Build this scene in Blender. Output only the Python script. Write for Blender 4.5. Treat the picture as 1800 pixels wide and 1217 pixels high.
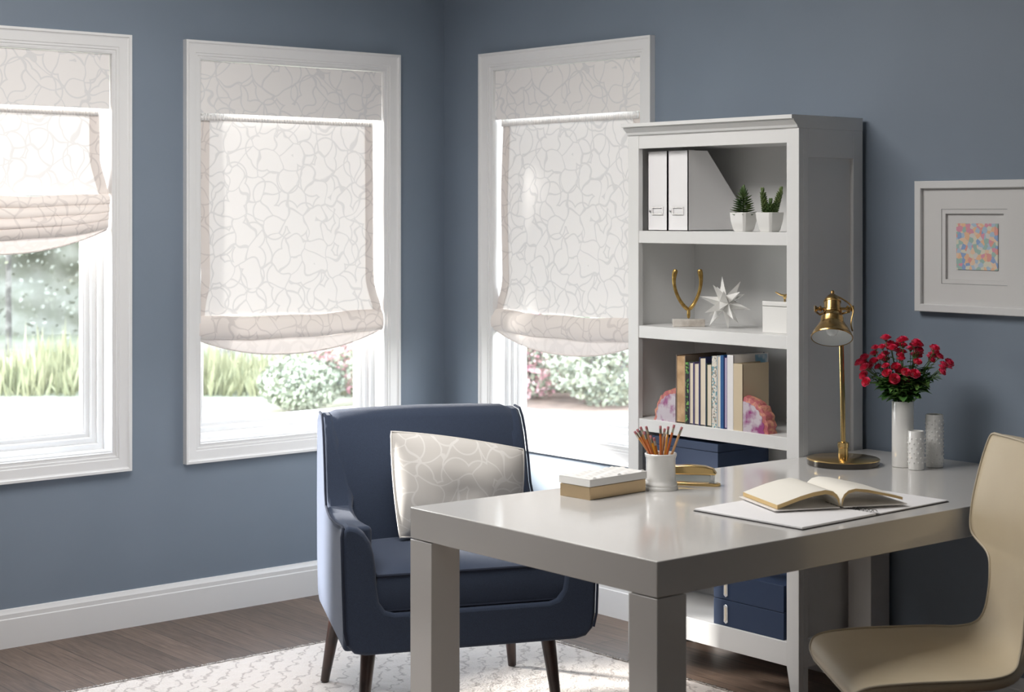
import bpy, bmesh, math, random
from mathutils import Vector, Matrix, noise
R = math.radians
PI = math.pi
sc = bpy.context.scene
col = sc.collection
for o in list(bpy.data.objects):
    bpy.data.objects.remove(o, do_unlink=True)

# ------------------------------------------------------------------ camera
CAM = Vector((5.6942, -4.4420, 1.524))
cd = bpy.data.cameras.new('camera')
cam = bpy.data.objects.new('camera', cd)
col.objects.link(cam)
cam.location = CAM
cam.rotation_euler = (R(90), 0, R(49.763))
cd.sensor_fit = 'HORIZONTAL'
cd.sensor_width = 36
cd.lens = 2988.6 / 1800 * 36
cd.shift_y = -(608.5 - 374.63) / 1800
cd.clip_end = 400
cd.dof.use_dof = True
cd.dof.focus_distance = 5.4
cd.dof.aperture_fstop = 5.6
sc.camera = cam

# ------------------------------------------------------------------ world, sun, lights, exposure
w = bpy.data.worlds.new('world')
sc.world = w
w.use_nodes = True
nt = w.node_tree
bg = nt.nodes['Background']
tc = nt.nodes.new('ShaderNodeTexCoord')
sx = nt.nodes.new('ShaderNodeSeparateXYZ')
rp = nt.nodes.new('ShaderNodeValToRGB')
nt.links.new(tc.outputs['Generated'], sx.inputs[0])
nt.links.new(sx.outputs['Z'], rp.inputs[0])
rp.color_ramp.elements[0].position = 0.0
rp.color_ramp.elements[0].color = (1.0, 1.0, 0.98, 1)
rp.color_ramp.elements[1].position = 0.7
rp.color_ramp.elements[1].color = (0.74, 0.86, 1.0, 1)
nt.links.new(rp.outputs[0], bg.inputs[0])
bg.inputs[1].default_value = 12.5

sd = bpy.data.lights.new('sun', 'SUN')
sun = bpy.data.objects.new('sun', sd)
col.objects.link(sun)
SUN_AZ, SUN_EL = R(32), R(19)
sdir = Vector((math.cos(SUN_AZ) * math.cos(SUN_EL), math.sin(SUN_AZ) * math.cos(SUN_EL), -math.sin(SUN_EL)))
sun.rotation_euler = sdir.to_track_quat('-Z', 'Y').to_euler()
sun.location = (-8, -8, 5)
sd.energy = 30.0
sd.angle = R(9.0)
sd.color = (1.0, 0.96, 0.9)

def area(name, loc, target, sx_, sy_, energy, color=(1, 1, 1), portal=False):
    ad = bpy.data.lights.new(name, 'AREA')
    ad.shape = 'RECTANGLE'
    ad.size = sx_
    ad.size_y = sy_
    ad.energy = energy
    ad.color = color
    if portal:
        ad.cycles.is_portal = True
    a = bpy.data.objects.new(name, ad)
    col.objects.link(a)
    a.location = loc
    a.rotation_euler = (Vector(target) - Vector(loc)).to_track_quat('-Z', 'Z').to_euler()
    return a

WIN_L = [-1.248, -2.473]      # lower-y ends of the casings on the left wall
for y0 in WIN_L:
    area('window_portal', (-0.16, y0 + 0.5, 1.365), (1, y0 + 0.5, 1.365), 0.86, 1.48, 1, portal=True)
area('window_portal', (0.759, 0.16, 1.365), (0.759, -1, 1.365), 0.86, 1.48, 1, portal=True)
# two unseen fill lights added under the ceiling to brighten the room
area('ceiling_fill', (1.75, -2.1, 2.70), (1.75, -2.1, 0), 1.4, 1.4, 64, (1.0, 0.97, 0.94))
area('ceiling_fill', (5.6, -3.2, 2.70), (5.0, -3.0, 0), 1.2, 1.2, 11, (1.0, 0.95, 0.88))

vs = sc.view_settings
vs.view_transform = 'Standard'
vs.look = 'None'
vs.gamma = 1
vs.use_curve_mapping = False
vs.exposure = 0.06
sc.cycles.use_denoising = True
sc.cycles.max_bounces = 10
sc.cycles.diffuse_bounces = 6
sc.cycles.transparent_max_bounces = 12
sc.cycles.sample_clamp_indirect = 8
sc.cycles.caustics_reflective = False
sc.cycles.caustics_refractive = False

# ------------------------------------------------------------------ materials
def S(r, g, b):
    f = lambda c: (c / 255 / 12.92) if c / 255 <= 0.04045 else ((c / 255 + 0.055) / 1.055) ** 2.4
    return (f(r), f(g), f(b), 1)

MATS = {}
def mat(name, color, rough=0.5, metal=0.0, bump=None, mix=None, coat=0.0, sheen=0.0, spec=0.5, trans=0.0):
    """bump=(scale, strength); mix=(color2, scale, lo, hi)"""
    if name in MATS:
        return MATS[name]
    m = bpy.data.materials.new(name)
    m.use_nodes = True
    t = m.node_tree
    b = t.nodes['Principled BSDF']
    b.inputs['Base Color'].default_value = color
    b.inputs['Roughness'].default_value = rough
    b.inputs['Metallic'].default_value = metal
    b.inputs['Coat Weight'].default_value = coat
    b.inputs['Coat Roughness'].default_value = 0.08
    b.inputs['Sheen Weight'].default_value = sheen
    b.inputs['Specular IOR Level'].default_value = spec
    b.inputs['Transmission Weight'].default_value = trans
    tcn = t.nodes.new('ShaderNodeTexCoord')
    if mix:
        n = t.nodes.new('ShaderNodeTexNoise')
        n.inputs['Scale'].default_value = mix[1]
        n.inputs['Detail'].default_value = 4
        t.links.new(tcn.outputs['Object'], n.inputs['Vector'])
        cr = t.nodes.new('ShaderNodeValToRGB')
        cr.color_ramp.elements[0].position = mix[2]
        cr.color_ramp.elements[1].position = mix[3]
        cr.color_ramp.elements[0].color = color
        cr.color_ramp.elements[1].color = mix[0]
        t.links.new(n.outputs['Fac'], cr.inputs[0])
        t.links.new(cr.outputs[0], b.inputs['Base Color'])
    if bump:
        n2 = t.nodes.new('ShaderNodeTexNoise')
        n2.inputs['Scale'].default_value = bump[0]
        n2.inputs['Detail'].default_value = 3
        t.links.new(tcn.outputs['Object'], n2.inputs['Vector'])
        bp = t.nodes.new('ShaderNodeBump')
        bp.inputs['Strength'].default_value = bump[1]
        bp.inputs['Distance'].default_value = 0.002
        t.links.new(n2.outputs['Fac'], bp.inputs['Height'])
        t.links.new(bp.outputs[0], b.inputs['Normal'])
    MATS[name] = m
    return m

wall_m = mat('slate_blue_paint', S(121, 133, 147), 0.55, bump=(220, 0.04), mix=(S(119, 131, 145), 3, 0.4, 0.6))
trim_m = mat('white_trim_paint', S(226, 226, 226), 0.35, bump=(60, 0.02))
ceil_m = mat('ceiling_paint', S(225, 225, 222), 0.8)
case_m = mat('bookcase_white', S(221, 221, 220), 0.35, bump=(40, 0.02))
desk_m = mat('desk_lacquer', S(203, 201, 198), 0.15, coat=0.3, bump=(30, 0.01))
brass_m = mat('brushed_brass', (0.78, 0.55, 0.24, 1), 0.2, 1.0, bump=(90, 0.05))
oldbrass_m = mat('antique_brass', (0.50, 0.33, 0.13, 1), 0.25, 1.0, bump=(60, 0.08), mix=((0.36, 0.22, 0.09, 1), 40, 0.4, 0.7))
gold_m = mat('gold_leaf', (0.62, 0.42, 0.14, 1), 0.35, 1.0, bump=(120, 0.5), mix=((0.42, 0.26, 0.08, 1), 60, 0.4, 0.6))
steel_m = mat('steel', (0.75, 0.75, 0.76, 1), 0.2, 1.0)
chrome_m = mat('chrome', (0.85, 0.85, 0.87, 1), 0.08, 1.0)
black_m = mat('black_plastic', (0.012, 0.012, 0.013, 1), 0.35)
ceramic_m = mat('white_ceramic', S(232, 231, 228), 0.12, coat=0.5)
paper_m = mat('white_paper', S(238, 237, 238), 0.7)
cream_m = mat('cream_pages', S(226, 214, 194), 0.8, bump=(500, 0.3))
navy_m = mat('navy_fabric', S(42, 53, 73), 0.95, bump=(900, 0.5), sheen=0.15, mix=(S(52, 64, 86), 700, 0.35, 0.65))
piping_m = mat('dark_navy_piping', S(28, 36, 54), 0.9)
walnut_m = mat('walnut_leg', S(58, 34, 26), 0.3, mix=(S(38, 22, 17), 12, 0.4, 0.6), coat=0.3)
leather_m = mat('cream_leather', S(205, 191, 164), 0.42, bump=(350, 0.12), mix=(S(198, 183, 155), 5, 0.3, 0.7))
bluebox_m = mat('blue_box_paper', S(36, 54, 84), 0.6, bump=(400, 0.1))
marble_m = mat('marble', S(214, 208, 200), 0.3, mix=(S(170, 160, 150), 18, 0.45, 0.7))
leaf_m = mat('rose_leaf', S(76, 122, 62), 0.5, mix=(S(128, 166, 86), 25, 0.45, 0.7))
stem_m = mat('rose_stem', S(84, 118, 56), 0.5)
rose_m = mat('rose_petal', S(226, 22, 80), 0.5, sheen=0.3, mix=(S(244, 80, 130), 45, 0.45, 0.75))
succ_m = mat('succulent_leaf', S(56, 84, 44), 0.5, mix=(S(112, 132, 76), 30, 0.45, 0.7))
succ2_m = mat('pale_succulent_leaf', S(108, 124, 72), 0.5, mix=(S(64, 88, 50), 30, 0.4, 0.7))
soil_m = mat('soil', S(60, 48, 38), 0.95)
enamel_m = mat('lamp_enamel', S(226, 230, 230), 0.35)
glassbulb_m = mat('bulb_glass', S(235, 240, 240), 0.1)

def glass_mat():
    m = bpy.data.materials.new('window_glass')
    m.use_nodes = True
    t = m.node_tree
    t.nodes.remove(t.nodes['Principled BSDF'])
    out = t.nodes['Material Output']
    tr = t.nodes.new('ShaderNodeBsdfTransparent')
    gl = t.nodes.new('ShaderNodeBsdfGlossy')
    gl.inputs['Roughness'].default_value = 0.01
    lw = t.nodes.new('ShaderNodeFresnel')
    lw.inputs['IOR'].default_value = 1.45
    mx = t.nodes.new('ShaderNodeMixShader')
    ge = t.nodes.new('ShaderNodeNewGeometry')
    inv = t.nodes.new('ShaderNodeMath')
    inv.operation = 'SUBTRACT'
    inv.inputs[0].default_value = 1.0
    t.links.new(ge.outputs['Backfacing'], inv.inputs[1])
    ml = t.nodes.new('ShaderNodeMath')
    ml.operation = 'MULTIPLY'
    t.links.new(lw.outputs[0], ml.inputs[0])
    t.links.new(inv.outputs[0], ml.inputs[1])
    t.links.new(ml.outputs[0], mx.inputs[0])
    t.links.new(tr.outputs[0], mx.inputs[1])
    t.links.new(gl.outputs[0], mx.inputs[2])
    t.links.new(mx.outputs[0], out.inputs[0])
    return m
glass_m = glass_mat()

def pattern_nodes(t, scale, width):
    """outlined curved cells; returns a 0..1 socket that is 1 on the lines"""
    tcn = t.nodes.new('ShaderNodeTexCoord')
    sep = t.nodes.new('ShaderNodeSeparateXYZ')
    t.links.new(tcn.outputs['Object'], sep.inputs[0])
    cmb = t.nodes.new('ShaderNodeCombineXYZ')
    t.links.new(sep.outputs['X'], cmb.inputs[0])
    t.links.new(sep.outputs['Z'], cmb.inputs[1])
    nz = t.nodes.new('ShaderNodeTexNoise')
    nz.inputs['Scale'].default_value = 13
    nz.inputs['Detail'].default_value = 0
    t.links.new(cmb.outputs[0], nz.inputs['Vector'])
    vm = t.nodes.new('ShaderNodeVectorMath')
    vm.operation = 'MULTIPLY_ADD'
    vm.inputs[1].default_value = (0.09, 0.09, 0)
    t.links.new(nz.outputs['Color'], vm.inputs[0])
    t.links.new(cmb.outputs[0], vm.inputs[2])
    vo = t.nodes.new('ShaderNodeTexVoronoi')
    vo.voronoi_dimensions = '2D'
    vo.feature = 'DISTANCE_TO_EDGE'
    vo.inputs['Scale'].default_value = scale
    vo.inputs['Randomness'].default_value = 0.95
    t.links.new(vm.outputs[0], vo.inputs['Vector'])
    mr = t.nodes.new('ShaderNodeMapRange')
    mr.inputs['From Min'].default_value = width
    mr.inputs['From Max'].default_value = width * 1.7
    mr.inputs['To Min'].default_value = 1
    mr.inputs['To Max'].default_value = 0
    t.links.new(vo.outputs['Distance'], mr.inputs['Value'])
    # a second family of lines: circular arcs cut off at their cell borders
    v2 = t.nodes.new('ShaderNodeTexVoronoi')
    v2.voronoi_dimensions = '2D'
    v2.inputs['Scale'].default_value = scale * 1.0
    v2.inputs['Randomness'].default_value = 0.9
    ad = t.nodes.new('ShaderNodeVectorMath')
    ad.operation = 'ADD'
    ad.inputs[1].default_value = (3.7, 1.9, 0)
    t.links.new(cmb.outputs[0], ad.inputs[0])
    t.links.new(ad.outputs[0], v2.inputs['Vector'])
    sb_ = t.nodes.new('ShaderNodeMath')
    sb_.operation = 'SUBTRACT'
    sb_.inputs[1].default_value = 0.60
    t.links.new(v2.outputs['Distance'], sb_.inputs[0])
    ab = t.nodes.new('ShaderNodeMath')
    ab.operation = 'ABSOLUTE'
    t.links.new(sb_.outputs[0], ab.inputs[0])
    m2 = t.nodes.new('ShaderNodeMapRange')
    m2.inputs['From Min'].default_value = width * 0.9
    m2.inputs['From Max'].default_value = width * 1.5
    m2.inputs['To Min'].default_value = 1
    m2.inputs['To Max'].default_value = 0
    t.links.new(ab.outputs[0], m2.inputs['Value'])
    mxm = t.nodes.new('ShaderNodeMath')
    mxm.operation = 'MAXIMUM'
    t.links.new(mr.outputs[0], mxm.inputs[0])
    t.links.new(m2.outputs[0], mxm.inputs[1])
    return mxm.outputs[0]

def shade_mat(name, base, line, trans, scale=12.5, width=0.05):
    m = bpy.data.materials.new(name)
    m.use_nodes = True
    t = m.node_tree
    t.nodes.remove(t.nodes['Principled BSDF'])
    out = t.nodes['Material Output']
    k = pattern_nodes(t, scale, width)
    mc = t.nodes.new('ShaderNodeMix')
    mc.data_type = 'RGBA'
    mc.inputs[6].default_value = base
    mc.inputs[7].default_value = line
    t.links.new(k, mc.inputs[0])
    df = t.nodes.new('ShaderNodeBsdfDiffuse')
    tl = t.nodes.new('ShaderNodeBsdfTranslucent')
    t.links.new(mc.outputs[2], df.inputs[0])
    t.links.new(mc.outputs[2], tl.inputs[0])
    mx = t.nodes.new('ShaderNodeMixShader')
    mx.inputs[0].default_value = trans
    t.links.new(df.outputs[0], mx.inputs[1])
    t.links.new(tl.outputs[0], mx.inputs[2])
    t.links.new(mx.outputs[0], out.inputs[0])
    return m
shade_m = shade_mat('roman_shade_fabric', S(246, 243, 241), S(227, 225, 224), 0.023, 11.5, 0.028)
valance_m = shade_mat('valance_fabric', S(238, 235, 233), S(223, 222, 222), 0.01, 11.5, 0.028)
hem_m = shade_mat('hem_fabric', S(228, 220, 215), S(212, 204, 200), 0.022, 11.5, 0.028)
pillow_m = shade_mat('pillow_fabric', S(208, 204, 199), S(222, 219, 215), 0.0, 12, 0.024)

def floor_mat():
    m = bpy.data.materials.new('dark_wood_floor')
    m.use_nodes = True
    t = m.node_tree
    b = t.nodes['Principled BSDF']
    tcn = t.nodes.new('ShaderNodeTexCoord')
    br = t.nodes.new('ShaderNodeTexBrick')
    br.inputs['Color1'].default_value = S(116, 97, 84)
    br.inputs['Color2'].default_value = S(95, 79, 68)
    br.inputs['Mortar'].default_value = S(34, 27, 24)
    br.inputs['Scale'].default_value = 1
    br.inputs['Mortar Size'].default_value = 0.0015
    br.inputs['Brick Width'].default_value = 1.3
    br.inputs['Row Height'].default_value = 0.12
    br.offset = 0.37
    t.links.new(tcn.outputs['Object'], br.inputs['Vector'])
    mp = t.nodes.new('ShaderNodeMapping')
    mp.inputs['Scale'].default_value = (1.3, 22, 1)
    t.links.new(tcn.outputs['Object'], mp.inputs[0])
    nz = t.nodes.new('ShaderNodeTexNoise')
    nz.inputs['Scale'].default_value = 4
    nz.inputs['Detail'].default_value = 8
    nz.inputs['Distortion'].default_value = 1.2
    t.links.new(mp.outputs[0], nz.inputs['Vector'])
    cr = t.nodes.new('ShaderNodeValToRGB')
    cr.color_ramp.elements[0].position = 0.35
    cr.color_ramp.elements[0].color = (0.5, 0.48, 0.46, 1)
    cr.color_ramp.elements[1].position = 0.65
    cr.color_ramp.elements[1].color = (1.1, 1.1, 1.1, 1)
    t.links.new(nz.outputs['Fac'], cr.inputs[0])
    mx = t.nodes.new('ShaderNodeMix')
    mx.data_type = 'RGBA'
    mx.blend_type = 'MULTIPLY'
    mx.inputs[0].default_value = 0.8
    t.links.new(br.outputs['Color'], mx.inputs[6])
    t.links.new(cr.outputs[0], mx.inputs[7])
    t.links.new(mx.outputs[2], b.inputs['Base Color'])
    b.inputs['Roughness'].default_value = 0.42
    bp = t.nodes.new('ShaderNodeBump')
    bp.inputs['Strength'].default_value = 0.15
    bp.inputs['Distance'].default_value = 0.003
    t.links.new(nz.outputs['Fac'], bp.inputs['Height'])
    t.links.new(bp.outputs[0], b.inputs['Normal'])
    return m
floor_m = floor_mat()

def rug_mat():
    m = bpy.data.materials.new('cream_rug_wool')
    m.use_nodes = True
    t = m.node_tree
    b = t.nodes['Principled BSDF']
    tcn = t.nodes.new('ShaderNodeTexCoord')
    wv = t.nodes.new('ShaderNodeTexWave')
    wv.inputs['Scale'].default_value = 7
    wv.inputs['Distortion'].default_value = 6
    wv.inputs['Detail'].default_value = 4
    wv.inputs['Detail Scale'].default_value = 3
    wv.bands_direction = 'DIAGONAL'
    t.links.new(tcn.outputs['Object'], wv.inputs['Vector'])
    nz = t.nodes.new('ShaderNodeTexNoise')
    nz.inputs['Scale'].default_value = 5
    nz.inputs['Detail'].default_value = 5
    t.links.new(tcn.outputs['Object'], nz.inputs['Vector'])
    mu = t.nodes.new('ShaderNodeMath')
    mu.operation = 'MULTIPLY'
    t.links.new(wv.outputs['Fac'], mu.inputs[0])
    t.links.new(nz.outputs['Fac'], mu.inputs[1])
    cr = t.nodes.new('ShaderNodeValToRGB')
    cr.color_ramp.elements[0].position = 0.0
    cr.color_ramp.elements[0].color = S(176, 164, 156)
    cr.color_ramp.elements[1].position = 0.06
    cr.color_ramp.elements[1].color = S(216, 206, 198)
    t.links.new(mu.outputs[0], cr.inputs[0])
    t.links.new(cr.outputs[0], b.inputs['Base Color'])
    b.inputs['Roughness'].default_value = 0.98
    b.inputs['Sheen Weight'].default_value = 0.3
    n3 = t.nodes.new('ShaderNodeTexNoise')
    n3.inputs['Scale'].default_value = 140
    t.links.new(tcn.outputs['Object'], n3.inputs['Vector'])
    bp = t.nodes.new('ShaderNodeBump')
    bp.inputs['Strength'].default_value = 0.8
    bp.inputs['Distance'].default_value = 0.006
    t.links.new(n3.outputs['Fac'], bp.inputs['Height'])
    t.links.new(bp.outputs[0], b.inputs['Normal'])
    return m
rug_m = rug_mat()

def voro_mat(name, cols, scale, rough=0.6, feature='F1', warp=0.0):
    m = bpy.data.materials.new(name)
    m.use_nodes = True
    t = m.node_tree
    b = t.nodes['Principled BSDF']
    tcn = t.nodes.new('ShaderNodeTexCoord')
    vo = t.nodes.new('ShaderNodeTexVoronoi')
    vo.feature = feature
    vo.inputs['Scale'].default_value = scale
    t.links.new(tcn.outputs['Object'], vo.inputs['Vector'])
    sp = t.nodes.new('ShaderNodeSeparateColor')
    t.links.new(vo.outputs['Color'], sp.inputs[0])
    cr = t.nodes.new('ShaderNodeValToRGB')
    cr.color_ramp.interpolation = 'CONSTANT'
    cr.color_ramp.elements[0].color = cols[0]
    cr.color_ramp.elements[1].color = cols[1]
    cr.color_ramp.elements[1].position = 1 / len(cols)
    for i, c in enumerate(cols[2:], 2):
        e = cr.color_ramp.elements.new(i / len(cols))
        e.color = c
    t.links.new(sp.outputs[0], cr.inputs[0])
    t.links.new(cr.outputs[0], b.inputs['Base Color'])
    b.inputs['Roughness'].default_value = rough
    return m

# ------------------------------------------------------------------ mesh helpers
class MB:
    def __init__(s):
        s.v = []
        s.f = []
    def add(s, vs_, fs):
        o = len(s.v)
        s.v += [tuple(p) for p in vs_]
        s.f += [tuple(i + o for i in f) for f in fs]
        return s
    def box(s, x0, x1, y0, y1, z0, z1):
        return s.add([(x0, y0, z0), (x1, y0, z0), (x1, y1, z0), (x0, y1, z0), (x0, y0, z1), (x1, y0, z1), (x1, y1, z1), (x0, y1, z1)],
                     [(0, 3, 2, 1), (4, 5, 6, 7), (0, 1, 5, 4), (1, 2, 6, 5), (2, 3, 7, 6), (3, 0, 4, 7)])
    def prism(s, pts, a, b, fn):
        """pts 2D polygon; fn(p, t) -> 3D, t in (a, b)"""
        n = len(pts)
        vs_ = [fn(p, a) for p in pts] + [fn(p, b) for p in pts]
        fs = [tuple(range(n)), tuple(range(2 * n - 1, n - 1, -1))]
        fs += [(i, i + n, (i + 1) % n + n, (i + 1) % n) for i in range(n)]
        return s.add(vs_, fs)
    def lathe(s, prof, seg=32, cx=0, cy=0, cap0=True, cap1=True, mtx=None):
        vs_, fs = [], []
        for r, z in prof:
            for k in range(seg):
                a = 2 * PI * k / seg
                p = Vector((cx + r * math.cos(a), cy + r * math.sin(a), z))
                vs_.append(mtx @ p if mtx else p)
        m = len(prof)
        for i in range(m - 1):
            for k in range(seg):
                k2 = (k + 1) % seg
                fs.append((i * seg + k, i * seg + k2, (i + 1) * seg + k2, (i + 1) * seg + k))
        if cap0:
            fs.append(tuple(range(seg - 1, -1, -1)))
        if cap1:
            fs.append(tuple((m - 1) * seg + k for k in range(seg)))
        return s.add(vs_, fs)
    def tube(s, pts, r, seg=8, closed=False):
        pts = [Vector(p) for p in pts]
        n = len(pts)
        rs = r if isinstance(r, (list, tuple)) else [r] * n
        vs_, fs = [], []
        up = None
        for i, p in enumerate(pts):
            if closed:
                d = pts[(i + 1) % n] - pts[i - 1]
            else:
                d = pts[min(i + 1, n - 1)] - pts[max(i - 1, 0)]
            d.normalize()
            if up is None:
                up = Vector((0, 0, 1)) if abs(d.z) < 0.9 else Vector((1, 0, 0))
            a = d.cross(up)
            if a.length < 1e-6:
                a = d.orthogonal()
            a.normalize()
            b = a.cross(d).normalized()
            up = b
            for k in range(seg):
                t = 2 * PI * k / seg
                vs_.append(p + (a * math.cos(t) + b * math.sin(t)) * rs[i])
        m = n if closed else n - 1
        for i in range(m):
            j = (i + 1) % n
            for k in range(seg):
                k2 = (k + 1) % seg
                fs.append((i * seg + k, i * seg + k2, j * seg + k2, j * seg + k))
        if not closed:
            fs.append(tuple(range(seg - 1, -1, -1)))
            fs.append(tuple((n - 1) * seg + k for k in range(seg)))
        return s.add(vs_, fs)
    def grid(s, nu, nv, fn, wrap=False):
        vs_ = [fn(i / nu, j / nv) for j in range(nv + 1) for i in range(nu + (0 if wrap else 1))]
        w_ = nu if wrap else nu + 1
        fs = []
        for j in range(nv):
            for i in range(nu):
                i2 = (i + 1) % w_ if wrap else i + 1
                fs.append((j * w_ + i, j * w_ + i2, (j + 1) * w_ + i2, (j + 1) * w_ + i))
        return s.add(vs_, fs)

def build(name, mb, m, parent=None, bevel=0, seg=2, smooth=35, subsurf=0, solid=0, loc=None, limit=40):
    me = bpy.data.meshes.new(name)
    me.from_pydata(mb.v, [], mb.f)
    bm = bmesh.new()
    bm.from_mesh(me)
    bmesh.ops.recalc_face_normals(bm, faces=bm.faces)
    bm.to_mesh(me)
    bm.free()
    for p in me.polygons:
        p.use_smooth = True
    if smooth is not None:
        me.set_sharp_from_angle(angle=R(smooth))
    for mm in (m if isinstance(m, (list, tuple)) else [m]):
        me.materials.append(mm)
    o = bpy.data.objects.new(name, me)
    col.objects.link(o)
    if parent:
        o.parent = parent
    if loc:
        o.location = loc
    if solid:
        md = o.modifiers.new('solid', 'SOLIDIFY')
        md.thickness = solid
        md.offset = 0
    if bevel:
        md = o.modifiers.new('bevel', 'BEVEL')
        md.width = bevel
        md.segments = seg
        md.limit_method = 'ANGLE'
        md.angle_limit = R(limit)
        md.harden_normals = False
    if subsurf:
        md = o.modifiers.new('sub', 'SUBSURF')
        md.levels = subsurf
        md.render_levels = subsurf
    return o

def tag(o, label, cat, group=None, kind=None):
    if label:
        o['label'] = label
    if cat:
        o['category'] = cat
    if group:
        o['group'] = group
    if kind:
        o['kind'] = kind
    return o

def thing(name, label, cat, loc=(0, 0, 0), rz=0, group=None):
    o = bpy.data.objects.new(name, None)
    o.empty_display_size = 0.05
    col.objects.link(o)
    o.location = loc
    o.rotation_euler = (0, 0, rz)
    return tag(o, label, cat, group)

def dup(root, loc, rz=0, label=None, scale=None, sub=True):
    r = root.copy()
    col.objects.link(r)
    r.location = loc
    r.rotation_euler = (0, 0, rz)
    if scale:
        r.scale = scale
    if label:
        r['label'] = label
    for ch in list(root.children):
        c = ch.copy()
        col.objects.link(c)
        c.parent = r
        for g in list(ch.children):
            d = g.copy()
            col.objects.link(d)
            d.parent = c
    return r

def struct(name, mb, m, **k):
    return tag(build(name, mb, m, **k), None, None, kind='structure')

# ------------------------------------------------------------------ room shell
RX, RY, RZ = 6.7, -6.3, 2.74
struct('floor', MB().box(-0.12, RX, RY, 0.12, -0.05, 0), floor_m)
struct('ceiling', MB().box(-0.12, RX, RY, 0.12, RZ, RZ + 0.05), ceil_m)

OPA, OPB, OZ0, OZ1 = 0.066, 0.934, 0.643, 2.112   # opening inside a 1.0 m casing
def wall(name, a0, a1, ops, fn, mtl):
    mb = MB()
    T = 0.13
    xs = a0
    for (p, q) in sorted(ops):
        mb.box(*fn(xs, p, 0, T, 0, RZ))
        mb.box(*fn(p, q, 0, T, 0, OZ0))
        mb.box(*fn(p, q, 0, T, OZ1, RZ))
        xs = q
    mb.box(*fn(xs, a1, 0, T, 0, RZ))
    return struct(name, mb, mtl)
wall('wall_left', RY, 0.13, [(y + OPA, y + OPB) for y in WIN_L], lambda a, b, c, d, e, f: (-d, -c, a, b, e, f), wall_m)
wall('wall_back', 0.0, RX, [(0.259 + OPA, 0.259 + OPB)], lambda a, b, c, d, e, f: (a, b, c, d, e, f), wall_m)
wall('wall_right', RY, 0.0, [], lambda a, b, c, d, e, f: (RX + c, RX + d, a, b, e, f), wall_m)
wall('wall_front', 0.0, RX, [], lambda a, b, c, d, e, f: (a, b, RY - d, RY - c, e, f), wall_m)

BP = [(0, 0), (0.016, 0), (0.016, 0.100), (0.013, 0.103), (0.013, 0.118), (0.009, 0.124), (0.006, 0.133), (0, 0.135)]
struct('baseboard_left', MB().prism(BP, RY, -0.016, lambda p, t: (p[0], t, p[1])), trim_m, smooth=20)
struct('baseboard_back', MB().prism(BP, 0.0, RX, lambda p, t: (t, -p[0], p[1])), trim_m, smooth=20)

def sweep_rect(mb, prof, x0, x1, z0, z1):
    """mitred frame; prof = (inset from the outer edge, y)"""
    rows = []
    for d, y in prof:
        rows.append([(x0 + d, y, z0 + d), (x1 - d, y, z0 + d), (x1 - d, y, z1 - d), (x0 + d, y, z1 - d)])
    o = len(mb.v)
    mb.v += [p for r_ in rows for p in r_]
    n = len(prof)
    for i in range(n):
        j = (i + 1) % n
        for k in range(4):
            k2 = (k + 1) % 4
            mb.f.append((o + i * 4 + k, o + i * 4 + k2, o + j * 4 + k2, o + j * 4 + k))

CASE = [(0, 0), (0, -0.026), (0.009, -0.026), (0.012, -0.021), (0.016, -0.019), (0.046, -0.015), (0.048, -0.012), (0.056, -0.012),
        (0.058, -0.008), (0.066, -0.008), (0.066, 0)]
def make_window(i, loc, rz):
    mb = MB()
    sweep_rect(mb, CASE, 0, 1, 0.577, 2.178)
    wdw = struct('window_%d' % i, mb, trim_m, smooth=15)
    wdw.location = loc
    wdw.rotation_euler = (0, 0, rz)
    j = MB()
    sweep_rect(j, [(0.0665, -0.008), (0.0665, 0.13), (0.072, 0.13), (0.072, -0.006), (0.070, -0.008)], 0, 1, 0.577, 2.178)
    j.box(0.072, 0.928, 0.0, 0.128, 0.649, 0.655)
    build('jamb', j, trim_m, wdw, smooth=15)
    s = MB()
    sweep_rect(s, [(0.0, 0.062), (0.0, 0.125), (0.022, 0.125), (0.022, 0.066), (0.020, 0.062)], 0.072, 0.928, 0.655, 2.106)
    sweep_rect(s, [(0.022, 0.074), (0.022, 0.122), (0.045, 0.122), (0.045, 0.080), (0.041, 0.078), (0.041, 0.074)], 0.072, 0.928, 0.655, 2.106)
    sweep_rect(s, [(0.045, 0.086), (0.045, 0.118), (0.068, 0.118), (0.068, 0.092), (0.063, 0.090), (0.058, 0.086)], 0.072, 0.928, 0.655, 2.106)
    sash = build('sash_frame', s, trim_m, wdw, smooth=15)
    g = MB().box(0.138, 0.862, 0.103, 0.106, 0.720, 2.04)
    build('glass_pane', g, glass_m, sash)
    return wdw
WLOC = [((0, WIN_L[1], 0), R(90)), ((0, WIN_L[0], 0), R(90)), ((0.259, 0, 0), 0)]
for i, (l, rz) in enumerate(WLOC, 1):
    make_window(i, l, rz)

def sstep(a, b, x):
    t = max(0, min(1, (x - a) / (b - a)))
    return t * t * (3 - 2 * t)

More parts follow.
